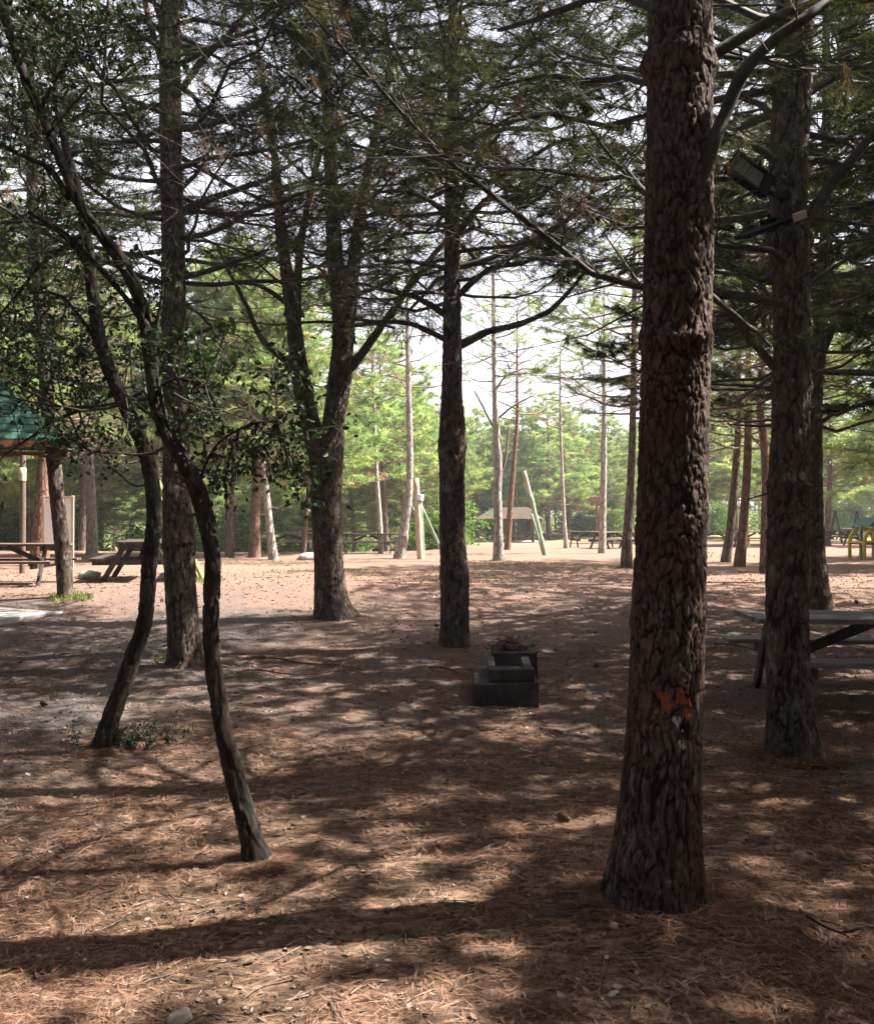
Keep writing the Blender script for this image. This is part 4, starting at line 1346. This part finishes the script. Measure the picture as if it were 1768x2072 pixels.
def table_parts(L=2.2, W=.78, H=.75, wood=M_wood, dark=M_wood_brown, seed=1, seat_off=.70, overh=.28):
    rs = np.random.RandomState(seed)
    parts = []
    mb = MB()
    n = 5
    pw = W / n
    for i in range(n):
        box(mb, (rs.normal(0, .006), -W / 2 + pw * (i + .5), H - .02 + rs.normal(0, .0015)), (L, pw - .008, .042))
    parts.append(('tabletop', mb, wood))
    for s in (-1, 1):
        mb = MB()
        for k in (0, 1):
            box(mb, (rs.normal(0, .006), s * (seat_off + (k - .5) * .13), .43), (L, .122, .042))
        parts.append(('seat', mb, wood))
    xe = L / 2 - overh
    for e in (-1, 1):
        for s in (-1, 1):
            mb = MB()
            beam(mb, (e * xe, s * .24, H - .045), (e * xe, s * .66, -.03), .045, .095)
            parts.append(('leg', mb, dark))
        mb = MB()
        x = e * (xe - .048)
        beam(mb, (x, -seat_off - .12, .36), (x, seat_off + .12, .36), .045, .09)
        parts.append(('cross_beam', mb, dark))
        mb = MB()
        beam(mb, (x, -W / 2 + .03, H - .085), (x, W / 2 - .03, H - .085), .045, .085)
        parts.append(('top_beam', mb, dark))
        mb = MB()
        beam(mb, (e * (xe - .075), .0, .37), (e * .06, .0, H - .06), .05, .085)
        parts.append(('brace', mb, dark))
    return parts

def picnic_table(label, loc, rz, seed=1, wood=M_wood, dark=M_wood_brown, sc=1.0, group=None, **kw):
    root = thing('picnic_table', label, 'picnic table', loc, rz, group, sc)
    for nme, mb, m in table_parts(wood=wood, dark=dark, seed=seed, **kw):
        bev(mb.build(nme, m, root), .004)
    return root
def onground(x, y):
    return (x, y, float(gz(x, y, False)[0]))
GT = 'picnic tables of the picnic ground'
picnic_table('weathered dark picnic table at the right edge, nearest to the camera', onground(3.92, 7.86), math.radians(-4), 1, M_wood, M_wood_dark, L=2.35, group=GT)
pc = gp(262, 1172)
picnic_table('picnic table seen end-on at the left, behind the dark curved oak', onground(-6.16, 18.7), math.radians(103), 2, M_wood_dark, M_wood_dark, group=GT, sc=1.1)
picnic_table('picnic table cut by the left edge, in front of the white notice board', onground(-8.35, 17.2), math.radians(4), 3, M_wood_brown, M_wood_dark, group=GT, sc=1.05)
tm = gp(745, 1119)
picnic_table('dark picnic table in the middle distance between the forked and the bowed pine', onground(tm.x, tm.y), math.radians(3), 4, M_wood_dark, M_wood_dark, group=GT)
tmpl = picnic_table('far picnic table left of the pale pine, in front of the faded red board', onground(gp(1196, 1108).x, gp(1196, 1108).y), math.radians(8), 5, M_wood_brown, M_wood_dark, group=GT)
def copy_table(label, loc, rz, sc=1.0):
    r = tmpl.copy(); COL.objects.link(r)
    r.location = loc; r.rotation_euler = (0, 0, rz); r.scale = (sc,) * 3
    r['label'] = label; r['group'] = GT
    for ch in list(tmpl.children):
        c = ch.copy(); COL.objects.link(c); c.parent = r
def ct(label, px, py, rz):
    p = gp(px, py)
    copy_table(label, onground(p.x, p.y), rz)
ct('far picnic table right of the pale pine, near the grey slim pine', 1243, 1110, .5)
ct('far picnic table between the reddish pine of the pair and the floodlight pine', 1532, 1108, .1)
ct('far picnic table just right of the dark pine behind the near table', 1694, 1104, .2)
ct('far picnic table hidden in the shade left of the yellow climbing frame', 1716, 1092, 1.0)
ct('small far picnic table behind the pair of pines, left of the yellow post', 1446, 1104, .1)
ct('picnic table in the trees left of the forked pine, at the slope edge', 585, 1118, .1)
ct('distant picnic table right of the pavilion', 1125, 1092, .2)

# green roofed shelter on one post
def shelter():
    cx, cy = -6.86, 13.6
    z0 = float(gz(cx, cy)[0])
    root = thing('shelter', 'open shelter with a green pyramid roof and orange fascia at the left edge', 'shelter', (cx, cy, z0), math.radians(23))
    hw, ze, za = 1.1, 2.74 - z0, 3.9 - z0
    mb = MB()
    C = [(-hw, -hw, ze), (hw, -hw, ze), (hw, hw, ze), (-hw, hw, ze)]
    n = 10
    for k in range(4):
        a, b = np.array(C[k]), np.array(C[(k + 1) % 4])
        ap = np.array([0, 0, za])
        V, F = [], []
        for j in range(n):       # lapped courses
            t0, t1 = j / n, (j + 1) / n
            lo, hi = .02, .0
            A, B = a + (ap - a) * t0, b + (ap - b) * t0
            D, E = a + (ap - a) * t1, b + (ap - b) * t1
            up = np.array([0, 0, .018])
            V += [A + up, B + up, E, D, A, B]
            q = j * 6
            F += [[q, q + 1, q + 2, q + 3], [q + 4, q + 5, q + 1, q]]
        mb.add(np.array(V), np.array(F), 0, smooth=False)
    mb.build('roof', M_greenroof, root)
    mb = MB()
    for k in range(4):
        a, b = np.array(C[k]), np.array(C[(k + 1) % 4])
        d = nrm(b - a)
        m = 16
        for j in range(m):       # scalloped boards
            t0, t1 = j / m, (j + 1) / m
            c = a + (b - a) * (t0 + t1) / 2
            hgt = .085 + .02 * math.sin(j * 1.3)
            nrmv = np.cross(d, [0, 0, 1])
            cc = c + nrmv * .012 + np.array([0, 0, -.012 - hgt / 2])
            box(mb, cc, (abs(d[0]) * (2 * hw / m + .001) + abs(d[1]) * .03, abs(d[1]) * (2 * hw / m + .001) + abs(d[0]) * .03, hgt))
    mb.build('fascia', M_fascia, root)
    for sx, sy in ((-1, 1), (-1, -1)):
        mb = MB(); box(mb, (sx * .86, sy * .86, ze / 2 - .05), (.11, .11, ze + .3)); bev(mb.build('post', M_wood_brown, root), .006)
    mb = MB()
    for sx, sy in ((1, 1), (1, -1), (-1, 1), (-1, -1)):
        beam(mb, (sx * .03, sy * .03, za - .75), (sx * hw * .8, sy * hw * .8, ze + .16), .06, .08)
    mb.build('rafter', M_wood_brown, root)
shelter()
pp_ = at(45, 1125, 20.5)
root = thing('wooden_post', 'thin brown wooden post with a pale band, behind the left picnic table', 'post', (pp_.x, 20.5, .3))
R_, _ = resample(np.array([[0, 0, -.2], [0.01, 0, 1.2], [.0, 0, 3.6]]), 12)
V_, F_2, _ = tube(R_, np.full(12, .065), 12); MB().add(V_, F_2, 0).build('shaft', M_wood_brown, root)
R_, _ = resample(np.array([[0, 0, 2.18], [0, 0, 2.36], [0, 0, 2.48]]), 3)
V_, F_2, _ = tube(R_, np.full(3, .08), 12); MB().add(V_, F_2, 0).build('pale_band', M_palewood, root)

# concrete slab by the shelter
c0 = np.array([-5.5, 13.1]); e1 = nrm(np.array([-.47, -.95])); e2 = np.array([e1[1], -e1[0]])
mb = MB()
A = [c0, c0 + e1 * 2.4, c0 + e1 * 2.4 + e2 * 3.2, c0 + e2 * 3.2]
zc = float(gz(-6.3, 13, False)[0])
V = [[*p, zc + .045] for p in A] + [[*p, zc - .2] for p in A]
mb.add(np.array(V), np.array([[0, 3, 2, 1], [4, 5, 6, 7], [0, 1, 5, 4], [1, 2, 6, 5], [2, 3, 7, 6], [3, 0, 4, 7]]), 0, smooth=False)
o = bev(mb.build('concrete_slab', M_conc), .01)
tag(o, 'flat grey concrete slab at the left edge, in front of the leaning pine', 'slab')

# notice board
nb = gp(117, 1150)
root = thing('notice_board', 'blank white notice board on two pale posts, behind the leaning pine', 'notice board', nb, math.radians(4))
s_ = nb.y / F_
mb = MB(); box(mb, (0, 0, (1150 - 1056) * s_), (54 * s_, .02, 96 * s_)); bev(mb.build('board', M_white, root), .003)
for sx in (-1, 1):
    mb = MB(); box(mb, (sx * 29 * s_, 0, 72 * s_ - .1), (.055, .055, 147 * s_ + .2)); bev(mb.build('post', M_palewood, root), .004)
mb = MB(); box(mb, (0, -.04, (1150 - 1008) * s_), (66 * s_, .03, .05)); bev(mb.build('top_rail', M_palewood, root), .003)

# poles
def pole(name, label, a, b, w_, m, parts=()):
    base = Vector(a)
    root = thing(name, label, 'pole', base)
    P = np.linspace(np.array(a), np.array(b), 10)
    rs = np.random.RandomState(int(abs(a[0]) * 100) % 999)
    P[1:-1] += rs.normal(0, .006, (8, 3))
    V, F, _ = tube(P, np.linspace(w_, w_ * .85, 10), 12)
    MB().add(V, F, 0).build('shaft', m, root, base)
    for nme, a2, b2, w2, m2 in parts:
        P = np.linspace(np.array(a2), np.array(b2), 5)
        V, F, _ = tube(P, np.full(5, w2), 10)
        MB().add(V, F, 0).build(nme, m2, root, base)
    return root
def A3(px, py, Y):
    p = at(px, py, Y)
    return (p.x, p.y, p.z)
Yp = gp(410, 1172).y
pole('leaning_pole', 'long yellowish pole leaning left behind the straight left pine', A3(412, 1176, Yp), A3(313, 958, Yp + .4), .055, M_yellowwood,
     [('second_bar', A3(403, 1172, Yp + .25), A3(306, 970, Yp + .6), .035, M_palewood)])
Yq = gp(1103, 1124).y
pole('leaning_pole', 'green painted pole leaning left with a pale bare tip, near the far pavilion', A3(1103, 1126, Yq), A3(1072, 1000, Yq), .095, M_greenpole,
     [('tip', A3(1072, 1001, Yq), A3(1060, 953, Yq), .07, M_palewood), ('side_rope', A3(1098, 1118, Yq), A3(1075, 1040, Yq - .2), .04, M_greenpole)])
Yr = gp(848, 1131).y
pole('upright_log_post', 'upright log post with a green strut, left of the centre pine', A3(851, 1133, Yr), A3(841, 968, Yr), .11, M_palewood,
     [('green_pipe', A3(858, 1128, Yr + .1), A3(850, 1000, Yr + .1), .045, M_greenpole), ('strut', A3(892, 1112, Yr + 1.), A3(850, 1020, Yr + .1), .05, M_greenpole),
      ('cap', A3(848, 1012, Yr), A3(850, 1000, Yr), .13, M_white)])
Ys = gp(1513, 1106).y
pole('yellow_post', 'tall yellow post by the far picnic table, right of the pair of pines', A3(1513, 1108, Ys), A3(1509, 1010, Ys), .10, M_yellow)

# pavilion
def pavilion():
    Y = 62.
    p = at(1030, 1094, Y)
    zb = float(gz(p.x, Y)[0])
    root = thing('pavilion', 'far open pavilion with a shade-coloured hipped end and orange lit eaves', 'pavilion', (p.x, Y, zb), math.radians(-14))
    u = Y / F_
    hx, hy, ze, zr = 2.15, 1.9, 1.62, 2.42
    V = [(-hx, -hy, ze), (hx, -hy, ze), (hx, hy, ze), (-hx, hy, ze), (-hx * .45, 0, zr), (hx * .62, 0, zr)]
    V += [(x, y, z - .08) for x, y, z in V]
    mb = MB()
    mb.add(np.array(V), [np.array([[0, 1, 5, 4], [2, 3, 4, 5], [6, 9, 8, 7]]), np.array([[3, 0, 4], [1, 2, 5]])], 0, smooth=False)
    mb.build('roof', M_roof_orange, root)
    mb = MB(); mb.add(np.array([(-hx - .03, -hy - .05, ze - .06), (-hx - .03, hy + .05, ze - .06), (-hx * .45 - .02, 0, zr + .03), (-hx + 1.2, -hy - .05, ze + .0)]), np.array([[0, 2, 1], [0, 3, 2]]), 0, smooth=False)
    mb.build('roof_end_shade', M_roof_dark, root)  # extra sheet over the hip end, its shade put in as a separate colour
    for x in (-hx + .25, 0, hx - .25):
        for y in (-hy + .2, hy - .2):
            mb = MB(); box(mb, (x, y, ze / 2), (.2, .2, ze)); mb.build('post', M_wood_dark, root)
    for x0, x1 in ((-hx + .25, -.5), (.4, hx - .25)):
        mb = MB()
        for z in (.45, .7):
            beam(mb, (x0, -hy + .2, z), (x1, -hy + .2, z), .05, .07)
        mb.build('railing', M_wood_brown, root)
    mb = MB(); box(mb, (0, 0, .02), (hx * 1.9, hy * 1.9, .1)); mb.build('floor_slab', M_conc, root)
pavilion()
# bin beside pavilion
b_ = gp(975, 1096)
root = thing('litter_bin', 'small blue grey bin left of the far pavilion', 'bin', b_)
V, F, _ = tube(np.array([[0, 0, 0], [0, 0, .4], [0, 0, .8]]), np.array([.26, .29, .31]), 16); MB().add(V, F, 0).build('drum', M_plastic, root)
V, F, _ = tube(np.array([[0, 0, .8], [0, 0, .86], [0, 0, .93]]), np.array([.33, .32, .12]), 16); MB().add(V, F, 0).build('lid', M_roof_dark, root)

# red board on a post
rb = gp(1208, 1096)
u = rb.y / F_
root = thing('red_board', 'faded red board on a tall reddish post among the far trees', 'sign', rb)
mb = MB(); box(mb, (0, 0, (1096 - 1013) * u), (30 * u, .06, 17 * u)); bev(mb.build('board', M_red, root), .01)
mb = MB(); box(mb, (0, .07, 41 * u), (.16, .08, 84 * u)); bev(mb.build('post', M_red, root), .01)

# climbing frame at the right edge
def climbing():
    b = gp(1748, 1130)
    root = thing('climbing_frame', 'yellow and green climbing frame at the right edge of the picnic ground', 'climbing frame', b)
    u = b.y / F_
    def arch(x0, x1, y, h, w_):
        P = [[x0, y, -.1], [x0, y, h * .6], [x0 + (x1 - x0) * .2, y, h * .92], [(x0 + x1) / 2, y, h], [x0 + (x1 - x0) * .8, y, h * .92], [x1, y, h * .6], [x1, y, -.1]]
        R, _ = resample(np.array(P), 30)
        V, F, _ = tube(R, np.full(30, w_), 8)
        return MB().add(V, F, 0)
    for y in (-.5, .5):
        arch(-14 * u, 34 * u, y, 62 * u, .06).build('yellow_arch', M_yellow, root)
    for x in (-14, 2, 18, 34):
        mb = MB(); beam(mb, (x * u, -.5, .55), (x * u, .5, .55), .06, .06); mb.build('rung', M_yellow, root)
    mb = MB(); box(mb, (10 * u, 0, .50), (50 * u, 1.0, .07)); mb.build('deck', M_wood_brown, root)
    mb = MB()
    V = np.array([(-8 * u, -.6, 66 * u), (30 * u, -.6, 66 * u), (30 * u, .6, 66 * u), (-8 * u, .6, 66 * u), (11 * u, -.6, 84 * u), (11 * u, .6, 84 * u)])
    mb.add(V, [np.array([[0, 3, 5, 4], [1, 4, 5, 2], [0, 1, 2, 3]]), np.array([[0, 4, 1], [3, 2, 5]])], 0, smooth=False)
    mb.build('green_roof', M_greenroof, root)
    mb = MB(); 
    for x in (-6, 28):
        beam(mb, (x * u, 0, -.05), (x * u, 0, 67 * u), .09, .09)
    mb.build('roof_post', M_greenpole, root)
climbing()
sw = gp(1690, 1100)
root = thing('swing_frame', 'dark slanting swing frame left of the yellow climbing frame', 'swing frame', sw)
u = sw.y / F_
for e in (0, 1):
    for s in (-1, 1):
        mb = MB(); beam(mb, (e * 70 * u + s * 14 * u, e * 1.5, -.05), (e * 70 * u, e * 1.5, 66 * u), .09, .09); mb.build('leg', M_wood_dark, root)
mb = MB(); beam(mb, (0, 0, 66 * u), (70 * u, 1.5, 66 * u), .09, .09); mb.build('top_bar', M_wood_dark, root)

def blob(mb, rs, c, s, m=0):
    """irregular stone"""
    nu, nv = 14, 9
    th = np.linspace(0, 2 * math.pi, nu, endpoint=False)
    ph = np.linspace(.08, math.pi - .08, nv)
    T_, P_ = np.meshgrid(th, ph)
    D = np.stack([np.cos(T_) * np.sin(P_), np.sin(T_) * np.sin(P_), np.cos(P_)], -1).reshape(-1, 3)
    r = 1 + .28 * vnoise(D * 1.7 + rs.rand() * 90, 5) + .08 * vnoise(D * 5 + rs.rand() * 90, 6)
    V = D * r[:, None] * np.array(s) + np.array(c)
    i = np.arange(nv - 1)[:, None] * nu; j = np.arange(nu)[None]; j2 = (j + 1) % nu
    F = np.stack([i + j, i + nu + j, i + nu + j2, i + j2], -1).reshape(-1, 4)
    top = np.arange(nu)[None, :]; bot = (np.arange(nu) + (nv - 1) * nu)[None, ::-1]
    mb.add(V, [F, top, bot], m)

# concrete fire pit
def firepit():
    b = gp(1024, 1434)
    x0, y0 = b.x, b.y
    z = float(gz(x0, y0 + .3, False)[0])
    root = thing('fire_pit', 'sooty stepped concrete fire pit in front of the centre pine', 'fire pit', (x0, y0, z), math.radians(-2))
    rs = np.random.RandomState(4)
    u = y0 / F_
    W_ = 132 * u
    mb = MB(); box(mb, (0, .45, .065), (W_, .9, .27), jit=.005, rs=rs); bev(mb.build('base_block', M_conc_soot, root), .014)
    wi = W_ * .70; xi = .045
    for c, s in (((xi, .06, .258), (wi, .08, .116)), ((xi + wi / 2 - .035, .46, .250), (.07, .71, .10)), ((xi - wi / 2 + .035, .46, .250), (.07, .71, .10))):
        mb = MB(); box(mb, c, s, jit=.004, rs=rs); bev(mb.build('side_wall', M_conc_soot, root), .010)
    mb = MB(); blob(mb, rs, (xi, .42, .205), (wi * .34, .28, .02)); mb.build('ash_heap', simple('ash', (.035, .033, .031), (.11, .105, .10), (30, 30, 30)), root)
    # rear open box of slabs
    bx, by, bw, bd, bh = .14, 1.5, .44, .46, .27
    for c, s in (((bx, by - bd / 2, bh / 2), (bw, .07, bh)), ((bx, by + bd / 2, bh / 2), (bw, .07, bh + .02)), ((bx - bw / 2 + .035, by, bh / 2), (.07, bd - .074, bh - .01)), ((bx + bw / 2 - .035, by, bh / 2), (.07, bd - .074, bh - .01))):
        mb = MB(); box(mb, c, s, jit=.004, rs=rs); bev(mb.build('rear_slab', M_conc_soot, root), .01)
    # heap of dry sticks lying in it
    mb = MB()
    for k in range(46):
        a = rs.rand() * 6.28
        c = np.array([x0 + bx + rs.normal(.03, .09), y0 + by + rs.normal(0, .08), z + bh + rs.uniform(-.04, .09)])
        L = rs.uniform(.08, .26)
        d = np.array([math.cos(a), math.sin(a), rs.normal(0, .35)]) * L / 2
        P, _ = resample(np.array([c - d, c + rs.normal(0, .02, 3), c + d]), 7)
        V, F, _ = tube(P, np.linspace(.009, .003, 7) * rs.uniform(.6, 1.2), 6)
        mb.add(V, F, 0)
        if rs.rand() < .5:
            e = c + d * .4
            P, _ = resample(np.array([e, e + rs.normal(0, .05, 3), e + rs.normal(0, .1, 3)]), 4)
            V, F, _ = tube(P, np.linspace(.005, .002, 4), 5)
            mb.add(V, F, 0)
    o = mb.build('dry_sticks', simple('dry_stick', (.08, .045, .035), (.24, .16, .12), (25, 25, 25)))
    tag(o, 'heap of dry reddish sticks on the rear of the concrete fire pit', 'sticks')
firepit()

# fallen branch and other debris
def fallen(label, pts, r, seed, m, nside=10, name='fallen_branch', sl=.35):
    rs = np.random.RandomState(seed)
    P0 = []
    for px, py in pts:
        g_ = gp(px, py)
        P0.append([g_.x, g_.y, float(gz(g_.x, g_.y)[0]) + .015 + rs.rand() * .03])
    P, s = resample(np.array(P0), 24)
    mb = MB()
    V, F, _ = tube(P, np.linspace(r, r * .35, 24), 7)
    mb.add(V, F, 0)
    for k in range(nside):
        i = rs.randint(4, 23)
        d = nrm(P[i] - P[i - 1]) + nrm(rs.normal(0, 1, 3)) * .8
        d[2] = abs(d[2]) * .35
        L = rs.uniform(.3, 1) * sl
        e = P[i] + nrm(d) * L
        e[2] = max(e[2], float(gz(e[0], e[1])[0]) + .005)
        Q, _ = resample(np.array([P[i], (P[i] + e) / 2 + rs.normal(0, .02, 3), e]), 7)
        V, F, _ = tube(Q, np.linspace(r * .5, .0015, 7), 5)
        mb.add(V, F, 0)
    o = mb.build(name, m)
    tag(o, label, 'branch')
M_dead = simple('dead_branch', (.10, .055, .04), (.27, .17, .125), (25, 25, 25))
fallen('long dead branch on the ground left of the fire pit', [(482, 1338), (540, 1334), (610, 1345), (680, 1350), (735, 1362)], .020, 3, M_dead, 12)
fallen('bent dead branch lying just below the long one left of the fire pit', [(480, 1372), (520, 1362), (600, 1378), (700, 1366)], .015, 4, M_dead, 10)
fallen('thin dead branch between the centre pine and the fire pit', [(868, 1355), (900, 1362), (935, 1370), (958, 1378)], .015, 5, M_dead, 5, sl=.15)
fallen('dark stick on the ground near the right bottom corner', [(1632, 1888), (1670, 1905), (1712, 1922)], .010, 6, M_twig, 3, sl=.08)
fallen('dark stick on the sunny ground left of the near picnic table', [(1445, 1310), (1480, 1316), (1530, 1322)], .010, 7, M_twig, 3, sl=.2)

def stone(label, px, py, s, m=M_stone, name='stone', seed=1):
    p = gp(px, py)
    rs = np.random.RandomState(seed + int(px))
    mb = MB(); blob(mb, rs, (0, 0, s[2] * .4), s)
    o = mb.build(name, m)
    o.location = p
    o.rotation_euler = (0, 0, rs.rand() * 6)
    tag(o, label, 'stone' if name == 'stone' else 'pine cone')
    return o
stone('pale rounded stone at the bottom edge, left of the middle', 365, 2080, (.042, .03, .026))
stone('grey white stone in the shade below the thick scarred pine', 1241, 1904, (.019, .016, .016))
stone('white stone on the needles left of the thick scarred pine, near the bottom', 937, 1944, (.016, .013, .011))
stone('small pale stone close left of the white one near the bottom', 913, 1950, (.009, .008, .006))
stone('flat pale stone near the bottom edge, right of the middle', 1240, 2045, (.026, .013, .008))
stone('small white stone at the lower left, on shaded needles', 78, 1945, (.013, .010, .009))
stone('small white stone right of the lower left one, in sun', 255, 1958, (.014, .010, .009))
stone('small pale stone left of the foot of the nearest thin oak', 504, 1716, (.013, .01, .01))
stone('low flat boulder at the foot of the end-on picnic table', 182, 1172, (.30, .22, .13), M_stone_grey)
stone('square grey boulder on the slope edge left of the forked pine', 622, 1132, (.36, .28, .16), M_stone_grey)
stone('low boulder right of the legs of the end-on picnic table', 338, 1172, (.26, .2, .12), M_stone_grey)
def cone(label, px, py, seed):
    p = gp(px, py)
    rs = np.random.RandomState(seed)
    mb = MB()
    ang = 0
    for k in range(60):
        f = k / 59
        ang += 2.4
        r = .016 * math.sin(.35 + f * 2.5)
        c = np.array([math.cos(ang) * r, math.sin(ang) * r, .006 + f * .05])
        d = nrm(np.array([math.cos(ang), math.sin(ang), .45]))
        t_ = np.array([-math.sin(ang), math.cos(ang), 0])
        V = np.array([c - t_ * .004, c + t_ * .004, c + d * .011 + t_ * .005, c + d * .011 - t_ * .005, c + d * .012 + [0, 0, .004]])
        mb.add(V, [np.array([[0, 1, 2, 3]]), np.array([[3, 2, 4], [0, 3, 4], [1, 4, 2]])], 0, smooth=False)
    V, F, _ = tube(np.array([[0, 0, .0], [0, 0, .03], [0, 0, .058]]), np.array([.010, .016, .003]), 8)
    mb.add(V, F, 0)
    o = mb.build('pine_cone', M_cone)
    o.location = p + Vector((0, 0, .012))
    o.rotation_euler = (rs.uniform(.8, 1.6), 0, rs.rand() * 6)
    o.scale = (1.15,) * 3
    tag(o, label, 'pine cone')
cone('dark pine cone in the sun left of the thick scarred pine', 1152, 1673, 1)
cone('pine cone on the path left of the straight left pine', 328, 1222, 2)
cone('pine cone on the grey ground at the far left', 95, 1432, 3)
cone('pine cone just left of the foot of the centre pine', 884, 1268, 4)
cone('pine cone on the bright ground far right behind the near table', 1735, 1219, 5)
cone('pine cone on the shaded ground right of the fire pit', 1200, 1352, 6)

# floodlights on pine B
def floodlights():
    Y = 5.45
    P = [np.array(A3(1468, 339, Y)), np.array(A3(1503, 312, Y + .03)), np.array(A3(1578, 364, Y + .1)), np.array(A3(1534, 391, Y + .06))]
    c = Vector(sum(P) / 4)
    ex = Vector(nrm(((P[2] + P[3]) / 2 - (P[0] + P[1]) / 2)))
    ey = Vector(nrm(((P[1] + P[2]) / 2 - (P[0] + P[3]) / 2)))
    ez = ex.cross(ey).normalized()
    ey = ez.cross(ex).normalized()
    if ez.y > 0:
        ez = -ez; ey = -ey
    W_, H_ = .30, .145
    M3 = Matrix((ex, ey, ez)).transposed()
    root = thing('floodlight', 'larger black floodlight with a pale glass face, upper one on the pine', 'floodlight', c)
    root.rotation_euler = M3.to_euler()
    mb = MB(); box(mb, (0, 0, -.03), (W_, H_, .045)); bev(mb.build('housing', M_black, root), .006)
    mb = MB()
    for c_, s in (((0, H_ / 2 - .01, .002), (W_, .02, .022)), ((0, -H_ / 2 + .01, .002), (W_, .02, .022)), ((-W_ / 2 + .01, 0, .002), (.02, H_ - .042, .022)), ((W_ / 2 - .035, 0, .002), (.07, H_ - .042, .022))):
        box(mb, c_, s)
    bev(mb.build('bezel', M_black, root), .002)
    mb = MB(); box(mb, (-.025, 0, -.005), (W_ - .095, H_ - .044, .006)); mb.build('glass', M_glass, root)
    mb = MB()
    for k in range(8):
        box(mb, (-W_ / 2 + .03 + k * .034, 0, -.062), (.006, H_ * .8, .02))
    mb.build('cooling_fins', M_black, root)
    mb = MB(); q = M3.transposed() @ (Vector(A3(1592, 400, YB - .1)) - c); q2 = Vector((W_ / 2, 0, -.03)); beam(mb, q2, q, .03, .05); mb.build('bracket', M_black, root)
    # lower floodlight, seen nearly edge on
    a, b = Vector(A3(1499, 480, YB - .34)), Vector(A3(1622, 434, YB - .30))
    c = (a + b) / 2
    ex = (b - a).normalized()
    up = Vector((0, -.25, 1)); ez = (up - ex * up.dot(ex)).normalized(); ey = ez.cross(ex).normalized()
    M3 = Matrix((ex, ey, ez)).transposed()
    root = thing('floodlight', 'smaller black floodlight seen edge on, lower one on the pine', 'floodlight', c)
    root.rotation_euler = M3.to_euler()
    L = (b - a).length
    mb = MB(); box(mb, (0, 0, 0), (L, .16, .028)); bev(mb.build('housing', M_black, root), .004)
    mb = MB(); box(mb, (L * .34, -.085, .008), (L * .22, .012, .05)); bev(mb.build('lens', M_conc, root), .003)
    mb = MB(); box(mb, (L * .1, .10, 0), (.05, .12, .08)); mb.build('bracket', M_black, root)
    mb = MB(); 
    P_ = np.array([(L * .1, .10, .02), (L * .22, .16, .06), (L * .30, .18, -.06), (L * .34, .2, -.3)])
    R, _ = resample(P_, 14); V, F, _ = tube(R, np.full(14, .006), 6); mb.add(V, F, 0); mb.build('cable', M_black, root)
floodlights()
# haze
mb = MB(); box(mb, (0, 200, 6.), (1300, 1000, 22))
hz = mb.build('haze', [])
m, t, o_ = mat('haze')
vp = nd(t, 'ShaderNodeVolumePrincipled', {'Color': (.93, .96, 1, 1), 'Density': .0010, 'Anisotropy': .3})
t.links.new(vp.outputs[0], o_.inputs['Volume'])
hz.data.materials.append(m)
hz['kind'] = 'stuff'; hz['label'] = 'thin bright haze among the trees'; hz['category'] = 'haze'
